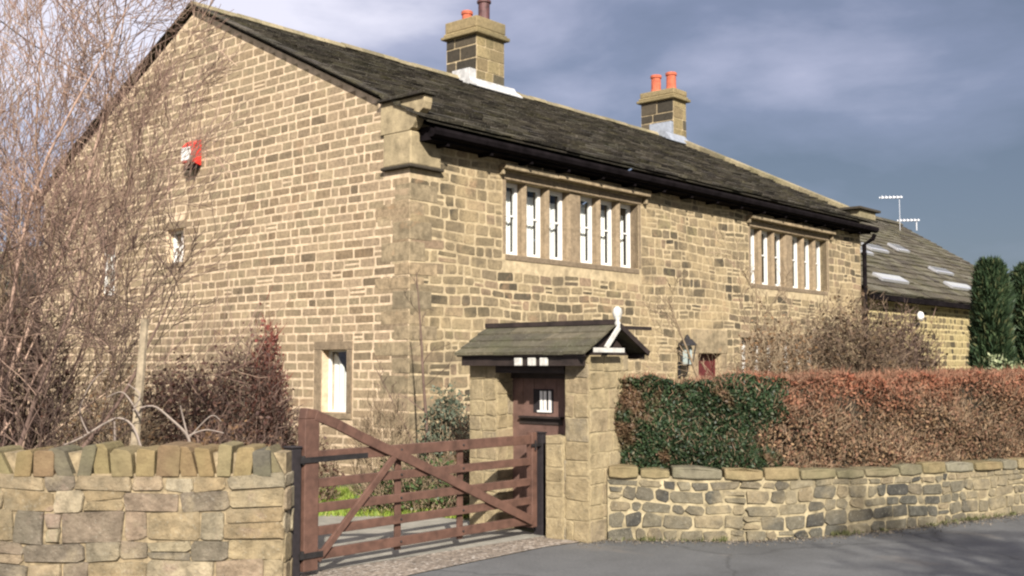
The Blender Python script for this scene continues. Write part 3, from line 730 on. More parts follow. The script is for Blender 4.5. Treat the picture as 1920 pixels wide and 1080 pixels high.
# low wing behind the gable on the left
wing = empty('rear_wing', local(.4, WID + .05), ANG, 'low building with brown roof behind the bare tree at far left', 'building')
b = MB(); b.fix = False; mortar_face(b, gmap, 0, 12, 0, 3.4, [(3.2, 4.2, 0.0, 2.0)], .2); lay(b, gmap, 0, 12, 0, 3.4, (.14, .2), (.25, .5), [(3.2, 4.2, 0, 2.0)], gap=.02)
b.poly([(0, 12, 0), (7, 12, 0), (7, 12, 3.4), (3.5, 12, 5.2), (0, 12, 3.4)]); b.poly([(7, 0, 0), (7, 12, 0), (7, 12, 3.4), (7, 0, 3.4)])
b.build('wall', [M['gable_mortar'], M['gable_stone']], wing)
b = MB(); b.box((.1, 3.2, 0), (.16, 4.2, 2.0)); b.build('door', M['maroon'], wing)
b = MB(); t = -.0
cc = 0
l = 0.0
for k in range(13):
    x0 = -.3 + k * .3; z0 = 3.35 + (x0 + .3) * .49
    t = 0
    while t < 12:
        wd = random.uniform(.3, .6); e = min(t + wd, 12.1)
        b.prism([(x0, t + .006, z0), (x0 + .42, t + .006, z0 + .17), (x0 + .42, t + .006, z0 + .19), (x0, t + .006, z0 + random.uniform(.05, .075))], (0, e - t - .012, 0)); t = e
rw = b.build('roof', M['slate'], wing)
b = MB(); b.poly([(3.6, 0, 5.2), (3.6, 12.1, 5.2), (7.3, 12.1, 3.3), (7.3, 0, 3.3)]); b.build('rear_slope', M['slate'], rw)
b = MB(); t = 0
while t < 12: b.prism([(3.45, t, 5.18), (3.6, t, 5.34), (3.78, t, 5.18)], (0, .48, 0)); t += .5
b.build('ridge_stones', M['ridge'], rw)

# overhead wire to the gable
b = MB(); p0 = atY(-60, -8, 14); p1 = local(-.03, 8.0, 7.3); pts = []
for k in range(15): q = p0.lerp(p1, k / 14); q.z -= .25 * math.sin(math.pi * k / 14); pts.append(q)
b.tube(pts, .010, 5); tag(b.build('overhead_wire', M['iron'], loc=tuple(p1)), 'thin overhead wire running through the bare twigs to the gable', 'wire')

# ================================================================== garden gateway with its little roof
LC = Vector((.76, 10.85, 0))
gl = empty('gateway', LC, ANG, 'small stone garden gateway with brown door under a little slate roof', 'gateway')
# local x = U (depth away from the drive), local y = V (along its front, to the left)
b = MB(); b.fix = False
def pier(x0, x1, y0, y1, z1, faces='flre'):
    b.mi = 0; b.box((x0, y0, 0), (x1, y1, z1))
    if 'f' in faces: lay(b, lambda u, z, d: (x0 - d, u, z), y0, y1, 0, z1, (.12, .24), (.14, .34), gap=.014, out=.008, jit=.008, cut=.016, mi=1)
    if 'e' in faces: lay(b, lambda u, z, d: (u, y0 - d, z), x0, x1, 0, z1, (.12, .24), (.14, .34), gap=.014, out=.008, jit=.008, cut=.016, mi=1)
pier(0, .66, 0, .30, 1.84)
b.build('pier', [M['lodge_mortar'], M['lodge_stone']], gl)
b = MB(); b.fix = False; pier(-.03, .22, .305, .53, 1.03, 'fe')
b.build('pier_foot', [M['lodge_mortar'], M['lodge_stone']], gl)
b = MB(); b.fix = False; pier(0, .60, 1.23, 1.62, 1.80)
b.build('pier', [M['lodge_mortar'], M['lodge_stone']], gl)
b = MB()
for k in range(6):
    y0 = .31 + .92 * k / 6; b.box((.255, y0 + .002, .03), (.29, y0 + .151, 1.64))
dd = b.build('door', M['brown_door'], gl)
b = MB(); b.box((.244, .54, 1.12), (.254, 1.12, 1.18)); b.box((.20, .52, 1.185), (.254, 1.10, 1.205)); b.build('shelf', M['dark_timber'], dd)
b = MB()
for y in (.70, .765, .815): b.bar((.244, y, 1.26), (.244, y, 1.47), .034, .01)
b.bar((.244, .68, 1.258), (.244, .87, 1.258), .014, .02)
b.build('grille', M['white'], dd)
b = MB(); b.box((.249, .66, 1.245), (.2545, .93, 1.49)); b.build('grille_opening', M['black_wood'], dd)
b = MB(); b.box((-.02, .302, 1.66), (.10, 1.228, 1.80)); b.box((.22, .302, 1.60), (.31, 1.228, 1.86)); b.build('lintel', M['dark_timber'], gl)  # dark lintel carried lower to fill in the shade over the door
b = MB()
for y in (.39, .55, .73): b.prism([(-.195, y, 1.735), (-.195, y + .085, 1.735), (-.195, y + .085, 1.815), (-.195, y, 1.815)], (.04, 0, .0)); 
ra = b.build('rafter_end', M['old_white'], gl, bevel=.006)
# roof: ridge along local y
b = MB()
xr, zr_, xe, ze = .33, 2.155, -.20, 1.85
y0, y1 = -.10, 1.66
for sg in (1, -1):
    n = 4
    for k in range(n):
        f0 = k / n; f1 = (k + 1.25) / n if k < n - 1 else 1
        y = y0
        while y < y1 - .02:
            wd = random.uniform(.26, .46); e = min(y + wd, y1)
            if y1 - e < .1: e = y1
            def X(f): return xr - (xr - xe) * f if sg == 1 else xr + (xr - xe) * f
            def Z(f, up): return zr_ - (zr_ - ze) * f + up
            lo = f1 + random.uniform(-.02, .02); lift = random.uniform(0, .006)
            i = len(b.v)
            b.v += [(X(f0), y + .003, Z(f0, -.01)), (X(lo), y + .003, Z(lo, -.005 + lift)), (X(lo), e - .003, Z(lo, -.005 + lift)), (X(f0), e - .003, Z(f0, -.01)),
                    (X(f0), y + .003, Z(f0, .008)), (X(lo), y + .003, Z(lo, .026 + lift)), (X(lo), e - .003, Z(lo, .026 + lift)), (X(f0), e - .003, Z(f0, .008))]
            for f in ((0, 3, 2, 1), (4, 5, 6, 7), (0, 1, 5, 4), (1, 2, 6, 5), (2, 3, 7, 6), (3, 0, 4, 7)): b.face([i + q for q in f])
            y = e
lr = b.build('roof', M['lodge_slate'], gl)
b = MB(); b.bar((-.17, y0 + .02, 1.84), (-.17, y1 - .02, 1.84), .03, .02, (0, 0, 1)); b.bar((.83, y0 + .02, 1.83), (.83, y1 - .02, 1.83), .04, .05, (0, 0, 1))
b.box((-.15, .02, 1.735), (-.03, 1.60, 1.835)); b.build('eaves_shade_plate', M['dark_timber'], gl)  # plate set proud and dark to stand in for shade under the slates
b = MB(); b.bar((xr, y0, zr_ + .02), (xr, y1, zr_ + .02), .10, .05); b.build('ridge_board', M['dark_timber'], lr)
b = MB(); b.bar((-.08, y0 - .03, 1.89), (.40, y0 - .03, 1.89), .03, .045); b.bar((.10, y0 - .035, 1.91), (xr, y0 - .035, 2.13), .025, .045); b.build('bargeboard', M['old_white'], gl)
b = MB(); b.bar((xr, y0 - .035, 2.14), (.84, y0 - .035, 1.86), .03, .05); b.bar((.45, y0 - .03, 2.12), (.88, y0 - .03, 2.12), .04, .035); b.build('bargeboard', M['dark_timber'], gl)
b = MB(); b.lathe((xr, y0 - .01, 2.13), [(.025, 0), (.035, .03), (.020, .06), (.042, .10), (.050, .14), (.040, .18), (.015, .20)], 12); b.build('finial', M['old_white'], gl, smooth=True)
b = MB(); b.poly([(-.02, .0, 1.842), (.66, 0, 1.842), (xr, 0, 2.12)]); b.fix = False; b.build('gable_infill', M['dark_timber'], gl)

# ================================================================== five-bar gate and its posts
G0 = Vector((-1.70, 9.12, 0)); GL = 2.92
gate = empty('field_gate', G0, ANG, 'brown timber five-barred gate with a swept diagonal closing the drive', 'gate')
b = MB(); b.box((-.05, -.05, .06), (.10, .05, 1.30)); b.prism([(-.05, -.05, 1.30), (.10, -.045, 1.30), (.09, -.05, 1.37), (-.03, -.05, 1.39)], (0, .10, 0)); b.build('stile', M['gate'], gate, bevel=.008)
b = MB(); b.box((GL - .08, -.04, .10), (GL, .04, 1.06)); b.build('stile', M['gate'], gate, bevel=.008)
for z_, h in ((.985, .095), (.765, .075), (.56, .075), (.37, .075), (.175, .085)):
    b = MB(); b.box((.10, -.018, z_ - h / 2), (GL - .08, .018, z_ + h / 2)); b.build('rail', M['gate'], gate, bevel=.005)
b = MB()   # swept head down to the top rail and on as a diagonal brace
pts = [(.06, 1.33), (.28, 1.25), (.55, 1.13), (.82, 1.02), (1.1, .91), (1.6, .70), (2.2, .44), (2.84, .17)]
for (x0, z0), (x1, z1) in zip(pts, pts[1:]): b.bar((x0, -.036, z0), (x1 + .01, -.036, z1 - .004), .034, .085, (0, 0, 1))
b.build('brace', M['gate'], gate, bevel=.004)
b = MB(); b.bar((.10, -.036, .14), (.95, -.036, .93), .03, .06, (0, 0, 1)); b.build('brace', M['gate'], gate, bevel=.004)
for x in (1.02, 1.82):
    b = MB(); b.box((x, .019, .10), (x + .07, .043, 1.0)); b.build('upright', M['gate'], gate, bevel=.004)
b = MB(); b.bar((-.10, -.058, .965), (.62, -.058, .965), .012, .045); b.tube([(-.06, -.04, .93), (-.06, -.04, 1.0)], .018, 8); b.build('hinge', M['iron'], gate)
b = MB(); b.bar((-.10, -.058, .19), (.14, -.058, .19), .012, .045); b.tube([(-.06, -.04, .16), (-.06, -.04, .23)], .018, 8); b.build('hinge', M['iron'], gate)
b = MB(); b.bar((GL - .10, -.05, .93), (GL + .07, -.05, .93), .012, .03); b.tube([(GL - .05, -.06, .88), (GL - .05, -.06, .98)], .009, 6); b.build('latch', M['iron'], gate)
b = MB()
for z_ in (.985, .765, .56, .37, .175):
    for x in (1.055, 1.855): b.lathe((0, 0, 0), [(.012, 0), (.010, .008), (.003, .012)], 8); b.v[-24:] = [(x + p[0], -.019 - p[2], z_ + p[1]) for p in b.v[-24:]]
b.build('bolt', M['iron'], gate)
gp = empty('gap_shade_post', G0 - U * .115 + V * .03, ANG, 'black post filling in the shadow gap between the left wall and the gate', 'post')
b = MB(); b.box((-.05, -.06, 0), (.05, .06, 1.06)); b.build('shaft', M['black_wood'], gp, bevel=.01)  # black shaft stands in for the narrow shadow beside the gate
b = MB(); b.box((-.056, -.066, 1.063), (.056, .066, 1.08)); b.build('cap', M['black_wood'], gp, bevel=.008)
bp = empty('closing_post', G0 + U * (GL + .085), ANG, 'thin black timber post between the gate latch and the stone gateway', 'post')
b = MB(); b.box((-.03, -.06, 0), (.035, .06, 1.04)); b.build('shaft', M['black_wood'], bp, bevel=.006)
b = MB(); b.box((-.036, -.066, 1.041), (.041, .066, 1.055)); b.build('cap', M['black_wood'], bp)

# ================================================================== left garden wall
lw = empty('garden_wall', (-1.79, 8.70, 0), 0, 'buff stone garden wall with upright coping stones, left of the gate', 'wall')
LW = 14.0
b = MB(); b.fix = False; LT = .89
b.box((-LW, 0, 0), (0, .38, LT))
def lm(u, z, d): return (-u, -d, z)
def lay_blocks(b, mapf, u1, z1):
    z = -.02; row = 0
    hs = [.24, .20, .23, .14, .10]
    lay(b, mapf, 0, u1, 0, z1, (.13, .25), (.18, .55), gap=.009, out=.022, jit=.014, cut=.020, merge=.15, wave=lambda u, z: .014 * math.sin(u * 2.1 + z * 3) + .010 * math.sin(u * 5.3 + 1))
lay_blocks(b, lm, LW, LT - .0)
lay(b, lambda u, z, d: (d, u, z), 0, .38, 0, LT, (.15, .25), (.15, .3), gap=.012, out=.02, jit=.01, cut=.04)
b.build('stonework', [M['left_mortar'], M['left_stone']], lw)
b = MB(); x = 0.0
random.seed(31)
while x < LW:
    wd = random.choice([.09, .11, .13, .16, .19, .15]) ; h = random.uniform(.20, .25); tl = random.uniform(-.05, .05) if random.random() < .5 else random.uniform(-.12, .02)
    x1 = x + wd; g_ = random.uniform(.006, .028); j = lambda: random.uniform(-.012, .012); y0 = random.uniform(-.035, .012); y1 = .38 + random.uniform(-.01, .04)
    z0 = LT - .02; r = random.uniform(.012, .035)
    prof = [(-x - g_ / 2, z0), (-x - g_ / 2 + tl, z0 + h - r + j()), (-x - g_ / 2 - r + tl, z0 + h + j()), (-x1 + g_ / 2 + r + tl, z0 + h + j()), (-x1 + g_ / 2 + tl, z0 + h - r + j()), (-x1 + g_ / 2, z0)]
    b.prism([(px, y0 + j() * .5, pz) for px, pz in prof], (0, y1 - y0, 0)); x = x1
b.build('coping', M['coping'], lw, bevel=.014)
b = MB(); b.box((-LW, .06, LT), (0, .34, LT + .16)); b.build('coping_bed', M['left_mortar'], lw)

# ================================================================== right boundary wall (curves away with the road)
random.seed(11)
rw_ = empty('boundary_wall', (WALLPTS[0][0], WALLPTS[0][1], 0), 0, 'low dark rubble wall with pale pointing beneath the hedges', 'wall')
PTS = [Vector((x, y)) for x, y in WALLPTS]; CUM = [0]
for p, q in zip(PTS, PTS[1:]): CUM.append(CUM[-1] + (q - p).length)
def along(u):
    u = max(0, min(u, CUM[-1] - 1e-6))
    for i in range(len(CUM) - 1):
        if u <= CUM[i + 1]: break
    f = (u - CUM[i]) / (CUM[i + 1] - CUM[i]); p = PTS[i].lerp(PTS[i + 1], f)
    def nrm(i):
        a_ = PTS[max(i - 1, 0)]; b_ = PTS[min(i + 1, len(PTS) - 1)]; d = (b_ - a_).normalized(); return Vector((d.y, -d.x))
    n = nrm(i).lerp(nrm(i + 1), f).normalized(); return p, n
O2 = PTS[0]
def rmap(u, z, d):
    p, n = along(u); q = p + n * d - O2; return (q.x, q.y, z)
RH = lambda u: .62 - .016 * u if u < 8 else .49
b = MB(); b.fix = False; UL = CUM[-1]; NS = 60
for k in range(NS):
    u0, u1 = UL * k / NS, UL * (k + 1) / NS
    a0, a1, c0, c1_ = rmap(u0, 0, 0), rmap(u1, 0, 0), rmap(u0, 0, -.35), rmap(u1, 0, -.35); h0, h1 = RH(u0) + .03, RH(u1) + .03
    up = lambda p, h: (p[0], p[1], h)
    b.poly([a0, a1, up(a1, h1), up(a0, h0)]); b.poly([up(a0, h0), up(a1, h1), up(c1_, h1), up(c0, h0)]); b.poly([c1_, c0, up(c0, h0), up(c1_, h1)])
lay(b, lambda u, z, d: rmap(u, z * RH(u) / .62, d), 0, UL, 0, .62, (.095, .155), (.12, .36), gap=.022, out=.014, jit=.014, cut=.028, merge=.12,
    wave=lambda u, z: (.016 * math.sin(u * 2.3 + z * 4) + .010 * math.sin(u * 6.1)) * (1 if .08 < z < .55 else .3))
b.build('stonework', [M['right_mortar'], M['right_stone']], rw_)
b = MB(); u = 0.0
while u < UL - .3:
    L = random.uniform(.28, .55); u1 = u + L; g_ = .012; h = random.uniform(.07, .115); ov = random.uniform(.015, .05)
    j = lambda: random.uniform(-.012, .012)
    z0 = RH(u) + .01 + j() * .6; z1_ = RH(u1) + .01 + j() * .6
    um = (u + u1) / 2
    ring = []
    for (uu, zz_, dd_) in ((u + g_, z0, ov), (um, (z0 + z1_) / 2 - .006, ov + .012), (u1 - g_, z1_, ov), (u1 - g_, z1_ + h + j(), ov - .012), (um, (z0 + z1_) / 2 + h + .012, ov - .005), (u + g_, z0 + h + j(), ov - .012)): ring.append((uu, zz_, dd_))
    i = len(b.v)
    b.v += [rmap(a_, z_, d_) for a_, z_, d_ in ring] + [rmap(a_, z_, -.36) for a_, z_, d_ in ring]
    n = 6
    b.face([i + k for k in range(n)]); b.face([i + n + k for k in range(n)][::-1])
    for k in range(n): b.face((i + k, i + (k + 1) % n, i + n + (k + 1) % n, i + n + k))
    u = u1
b.build('coping', M['right_coping'], rw_, bevel=.016)

# ================================================================== vegetation
RNG = np.random.default_rng(5)
def rand_unit(n):
    v = RNG.normal(size=(n, 3)); return v / np.linalg.norm(v, axis=1)[:, None]
def leaf_quads(C, size, flat=0.0, aspect=1.6):
    n = len(C); a = rand_unit(n); b_ = rand_unit(n); b_ = np.cross(a, b_); b_ /= np.linalg.norm(b_, axis=1)[:, None]
    s = size * RNG.uniform(.6, 1.4, (n, 1)); A = a * s * aspect / 2; B = b_ * s / 2
    return np.stack([C - A, C - B * .9, C + A, C + B * .9], axis=1)
def stick_quads(C, D, length, width):
    n = len(C); L = length * RNG.uniform(.5, 1.5, (n, 1)); D = D / np.linalg.norm(D, axis=1)[:, None]
    S = np.cross(D, rand_unit(n)); S /= np.linalg.norm(S, axis=1)[:, None]; S *= width / 2 * RNG.uniform(.6, 1.4, (n, 1))
    mid = C + D * L * .5 + rand_unit(n) * L * .06; tip = C + D * L
    return np.stack([C - S, C + S, mid + S * .8, tip, mid - S * .8], axis=1)
def grow(mb, p, d, r, length, depth, P, rng):
    """bare branching: collects tapered tubes"""
    n = max(3, int(length / P['seg'])); pts = [Vector(p)]; rs = [r]; dd_ = Vector(d).normalized()
    for k in range(n):
        dd_ = (dd_ + Vector((rng.gauss(0, 1), rng.gauss(0, 1), rng.gauss(0, 1))) * P['wob'] + Vector((0, 0, P['up'])) * (1 if depth else .5)).normalized()
        pts.append(pts[-1] + dd_ * length / n); rs.append(max(r * (1 - (k + 1) / n * P['taper']), P['rmin']))
    mb.tube(pts, rs, 6 if r > .03 else (4 if r > .010 else 3), cap=False)
    if depth >= P['depth']: return
    nb = P['kids'][depth]
    for k in range(nb):
        f = P.get('start', .25) + (1 - P.get('start', .25)) * (k + rng.random()) / nb; i = min(int(f * n), n - 1)
        q = pts[i].lerp(pts[i + 1], f * n - i) if i < n else pts[-1]
        ax = (pts[i + 1] - pts[i]).normalized(); side = ax.orthogonal().normalized(); side.rotate(Matrix.Rotation(rng.random() * 6.283, 3, ax))
        a_ = R(rng.uniform(*P['ang'])); nd = ax * math.cos(a_) + side * math.sin(a_)
        grow(mb, q, nd, max(rs[i] * rng.uniform(.45, .7), P['rmin']), length * rng.uniform(*P['ratio']), depth + 1, P, rng)
def barkmat(name, c1_, c2_, c3_):
    def f(t, b):
        g = N(t, 'ShaderNodeNewGeometry'); c = ramp(t, g.outputs['Random Per Island'], [(0, c1_), (.5, c2_), (1, c3_)])
        sh = ramp(t, noise(t, 9, 4, .6), [(0.3, (.7,) * 3), (0.7, (1.2,) * 3)]); c = mixc(t, 1, c, sh, 'MULTIPLY')
        t.links.new(c, b.inputs['Base Color']); b.inputs['Roughness'].default_value = .9; b.inputs['Specular IOR Level'].default_value = .2
    return mat(name, f)
M['twig_pink'] = barkmat('twig_pink', (.24, .155, .125), (.33, .225, .175), (.38, .28, .20))
M['twig_brown'] = barkmat('twig_brown', (.15, .11, .075), (.23, .17, .11), (.31, .24, .155))
M['twig_dark'] = barkmat('twig_dark', (.07, .048, .040), (.12, .08, .065), (.18, .125, .095))
M['twig_mid'] = barkmat('twig_mid', (.085, .06, .045), (.14, .10, .07), (.19, .14, .09))
M['twig_red'] = barkmat('twig_red', (.13, .035, .026), (.18, .05, .038), (.16, .07, .05))
M['twig_white'] = barkmat('twig_white', (.22, .18, .155), (.28, .235, .20), (.20, .16, .135))

def tree(name, base, label, cat, m, stems, P, seed, group=None):
    rng = random.Random(seed); base = Vector(base); root = empty(name, base, 0, label, cat, group)
    tr = MB(); tr.fix = False; tw = MB(); tw.fix = False
    for (d, r, L, off) in stems:
        n = 10; pts = [Vector(off)]; rs = [r]; dd_ = Vector(d).normalized()
        for k in range(n):
            dd_ = (dd_ + Vector((rng.gauss(0, 1), rng.gauss(0, 1), rng.gauss(0, .4))) * P.get('swob', .08)).normalized()
            pts.append(pts[-1] + dd_ * L / n); rs.append(r * (1 - .82 * (k + 1) / n))
        tr.tube(pts, rs, 8, cap=False)
        nb = P['main']
        for k in range(nb):
            f = P.get('low', .15) + (1 - P.get('low', .15)) * (k + rng.random()) / nb; i = min(int(f * n), n - 1); q = pts[i].lerp(pts[i + 1], f * n - i)
            ax = (pts[i + 1] - pts[i]).normalized(); side = ax.orthogonal().normalized(); side.rotate(Matrix.Rotation(rng.random() * 6.283, 3, ax))
            a_ = R(rng.uniform(*P['ang'])); nd = ax * math.cos(a_) + side * math.sin(a_)
            grow(tw, q, nd, rs[i] * rng.uniform(.28, .5), L * rng.uniform(*P['blen']) * (1.15 - .6 * f), 0, P, rng)
    tr.build('trunk', m, root, smooth=True); tw.build('branches', m, root)
    return root
PT = dict(seg=.12, wob=.13, up=.07, taper=.85, rmin=.0034, depth=2, kids=(9, 6), ang=(22, 58), ratio=(.32, .62), main=15, blen=(.28, .5), low=.12)
def gx(px, Y): return (px - 960) / F * Y * 1.0
# bare garden trees at the left, behind the wall
tree('bare_tree', (gx(-30, 11.0), 11.0, 0), 'tall bare many-stemmed tree with pinkish twigs at the left edge', 'tree', M['twig_pink'],
     [((.02, 0, 1), .036, 6.0, (0, 0, 0)), ((-.28, .1, 1), .03, 5.6, (-.1, 0, 0)), ((.17, -.05, 1), .032, 5.6, (.1, .05, 0)), ((.30, .15, 1), .03, 4.6, (.15, 0, 0))], dict(PT), 3, 'bare garden trees')
tree('bare_tree', (gx(105, 12.2), 12.2, 0), 'bare spreading tree crossing the left half of the gable', 'tree', M['twig_brown'],
     [((.10, 0, 1), .032, 4.7, (0, 0, 0)), ((-.25, 0, 1), .03, 4.6, (-.1, 0, 0)), ((.36, .1, 1), .022, 3.2, (.05, 0, 0))], dict(PT, main=9, kids=(7, 4), blen=(.22, .4)), 5, 'bare garden trees')
tree('bare_tree', (gx(-10, 9.9), 9.9, 0), 'dark leaning bare bush nearest the wall at the left', 'tree', M['twig_dark'],
     [((.75, .1, 1), .036, 2.9, (0, 0, 0)), ((.30, .1, 1), .03, 3.0, (-.05, 0, 0)), ((-.1, .1, 1), .03, 3.0, (-.1, 0, 0))], dict(PT, main=11, kids=(7, 5)), 9, 'bare garden trees')
tree('bare_tree', (gx(55, 12.9), 12.9, 0), 'slender upright bare tree between the edge tree and the gable', 'tree', M['twig_pink'],
     [((.05, 0, 1), .030, 6.2, (0, 0, 0)), ((-.16, 0, 1), .028, 6.0, (-.1, 0, 0)), ((.20, .0, 1), .028, 5.2, (.1, 0, 0))], dict(PT, main=16, ang=(14, 42)), 41, 'bare garden trees')
# timber stake
b = MB(); q0 = Vector((gx(247, 9.75), 9.75, 0)); q1 = atY(272, 598, 9.75)
bz = q0.copy(); bz.x = atY(247, 835, 9.75).x - .05
b.tube([bz, bz.lerp(q1, .5) + Vector((.008, 0, 0)), q1], [.044, .040, .036], 8); tag(b.build('stake', M['bark_pale'], loc=tuple(bz)), 'pale leaning timber stake standing behind the left wall', 'stake')
# pale arching stems beside it
b = MB(); b.fix = False
def arc(pts, r0, r1, n=14, Y=9.6):
    P_ = [atY(x, y, Y) for x, y in pts]; out_ = []; k = len(P_) - 1
    for i in range(n + 1):
        t = i / n * k; s_ = min(int(t), k - 1); f = t - s_
        p0 = P_[max(s_ - 1, 0)]; p1 = P_[s_]; p2 = P_[s_ + 1]; p3 = P_[min(s_ + 2, k)]
        out_.append(.5 * ((2 * p1) + (p2 - p0) * f + (2 * p0 - 5 * p1 + 4 * p2 - p3) * f * f + (3 * p1 - p0 - 3 * p2 + p3) * f ** 3))
    b.tube(out_, [r0 + (r1 - r0) * i / n for i in range(n + 1)], 5, cap=False)
arc([(120, 834), (150, 822), (200, 792), (225, 784), (250, 800), (268, 850)], .007, .011)
arc([(262, 765), (290, 762), (320, 785), (352, 818), (360, 860)], .008, .014)
arc([(352, 818), (345, 790), (338, 760)], .010, .005); arc([(352, 818), (385, 806), (420, 812)], .009, .004); arc([(355, 820), (395, 780), (415, 790)], .006, .003)
arc([(215, 790), (216, 860)], .008, .010); arc([(262, 780), (240, 745), (225, 735), (200, 745)], .009, .004); arc([(250, 770), (262, 740), (240, 720)], .008, .004); arc([(165, 812), (150, 770), (170, 720), (200, 690)], .007, .003)
pl = atY(352, 860, 9.6); pl.z = 0
b.tube([pl, atY(360, 858, 9.6)], [.03, .02], 6)
tag(b.build('rose_bush', M['twig_white'], loc=tuple(pl)), 'pale arching pruned stems showing over the left wall coping', 'bush')

def bush(name, cpx, Y, wpx, ztop, label, m, n=1500, depthy=.5, length=.16, width=.006, leaves=None, group=None, seed=1, zb=.02, cat='shrub', up=.8, topvar=.3, inner=None):
    """twiggy shrub: rooted stems that fan out, plus a cloud of fine twigs and leaves through the crown"""
    rng = random.Random(seed); cx = gx(cpx, Y); hw = wpx / F * Y / 2; root = empty(name, (cx, Y, 0), 0, label, cat, group)
    b = MB(); b.fix = False
    for k in range(int(14 + hw * 26)):
        a_ = rng.uniform(-1, 1); bb = rng.uniform(-1, 1); h = ztop * (1 - .45 * a_ * a_) * rng.uniform(.75, 1.0)
        p0 = Vector((a_ * hw * .45, bb * depthy * .45, 0)); p1 = Vector((a_ * hw * .85 + rng.gauss(0, .04), bb * depthy * .8, h * .55)); p2 = Vector((a_ * hw + rng.gauss(0, .06), bb * depthy + rng.gauss(0, .05), h))
        b.tube([p0, p0.lerp(p1, .5), p1, p1.lerp(p2, .5), p2], [.011, .009, .007, .005, .003], 4, cap=False)
    b.build('stems', inner or m, root)
    q = RNG.uniform(-1, 1, (n, 3)); q[:, 2] = RNG.uniform(0, 1, n) ** .7
    ph = RNG.uniform(0, 6.28, 3)
    prof = 1 - .5 * np.abs(q[:, 0]) ** 2.5 + topvar * .4 * np.sin(q[:, 0] * 7 + ph[0]) * np.cos(q[:, 1] * 5 + ph[1])
    C = np.stack([q[:, 0] * hw, q[:, 1] * depthy, zb + q[:, 2] * (ztop - zb) * prof * RNG.uniform(.85, 1.04, n)], 1)
    D = rand_unit(n) * .8 + np.array([0, 0, up]) + np.stack([q[:, 0] * .5, q[:, 1] * .4, np.zeros(n)], 1)
    quads('twigs', stick_quads(C, D, length, width), m, root)
    if leaves:
        lm_, ln_, ls = leaves; idx = RNG.integers(0, n, ln_)
        quads('leaves', leaf_quads(C[idx] + RNG.normal(0, .05, (ln_, 3)), ls), lm_, root)
    return root
M['lf_dark'] = leafy('leaf_dark', [(0, (.045, .022, .018)), (.5, (.075, .035, .026)), (1, (.10, .055, .035))])
M['lf_green'] = leafy('leaf_green', [(0, (.018, .035, .012)), (.6, (.04, .07, .022)), (1, (.085, .12, .04))], .45)
M['lf_grey'] = leafy('leaf_grey', [(0, (.07, .085, .06)), (.5, (.11, .125, .085)), (1, (.05, .065, .04))], .6)
M['lf_pale'] = leafy('leaf_pale', [(0, (.20, .23, .12)), (.5, (.28, .30, .17)), (1, (.14, .17, .08))], .6)
M['lf_brown'] = leafy('leaf_brown', [(0, (.13, .075, .04)), (.5, (.20, .12, .06)), (1, (.09, .05, .03))])
M['lf_dusk'] = leafy('leaf_dusk', [(0, (.05, .032, .022)), (.5, (.095, .06, .038)), (1, (.15, .10, .055))])
M['lf_red'] = leafy('leaf_red', [(0, (.13, .03, .024)), (.5, (.18, .05, .038)), (1, (.10, .04, .03))])
bush('dark_shrub', 345, 12.6, 210, 1.72, 'dark purplish shrub behind the left wall, right of the stake', M['twig_dark'], 5000, .55, .14, .007, (M['lf_dark'], 5000, .035), seed=2)
bush('dark_shrub', 465, 13.2, 170, 2.05, 'dark brown shrub between the purplish shrub and the red one', M['twig_dark'], 4200, .5, .15, .007, (M['lf_dark'], 3500, .035), seed=3)
bush('dark_shrub', 215, 11.6, 150, 1.75, 'low tangled brown shrub left of the stake', M['twig_brown'], 2600, .45, .16, .006, (M['lf_brown'], 1200, .03), seed=4)
bush('dark_shrub', 40, 11.8, 190, 2.4, 'dense brown thicket at the far left behind the wall', M['twig_dark'], 5200, .5, .17, .007, (M['lf_dark'], 2500, .035), seed=24)
bush('low_shrub', 420, 10.6, 260, 1.12, 'low matted brown shrub just over the left wall coping', M['twig_dark'], 3000, .3, .12, .006, (M['lf_brown'], 2200, .03), seed=5)
bush('red_shrub', 503, 13.6, 62, 2.22, 'narrow red-stemmed shrub against the gable, left of the low window', M['twig_red'], 1500, .25, .17, .009, (M['lf_red'], 1500, .035), seed=6, up=1.6)
bush('low_shrub', 580, 13.8, 110, .95, 'brown low plants under the gable window, behind the gate head', M['twig_brown'], 1500, .3, .12, .006, (M['lf_dark'], 900, .03), seed=7)
bush('wall_shrub', 718, 14.6, 105, 1.35, 'feathery light brown shrub against the gable, right of the low window', M['twig_brown'], 1700, .25, .17, .006, None, seed=8, up=1.2)
bush('grey_shrub', 838, 15.2, 90, 1.35, 'grey-green evergreen shrub by the house corner', M['twig_brown'], 900, .3, .12, .006, (M['lf_grey'], 3000, .04), seed=10)
bush('brown_shrub', 897, 13.4, 110, 1.15, 'brown bush beside the left pier of the gateway', M['twig_brown'], 2400, .3, .13, .007, (M['lf_brown'], 1500, .03), seed=11)
bush('brown_shrub', 790, 13.0, 210, .62, 'low brown and green planting behind the middle of the gate', M['twig_brown'], 2600, .3, .13, .007, (M['lf_green'], 1800, .035), seed=12)
# sapling on the house corner
tree('sapling', (gx(800, 15.1), 15.1, 0), 'slim bare sapling in front of the house corner', 'tree', M['twig_dark'],
     [((.005, 0, 1), .030, 3.0, (0, 0, 0)), ((-.42, .05, 1), .018, 1.6, (-.02, 0, .3))], dict(PT, main=7, blen=(.12, .22), kids=(2, 1), swob=.03, low=.3), 15)
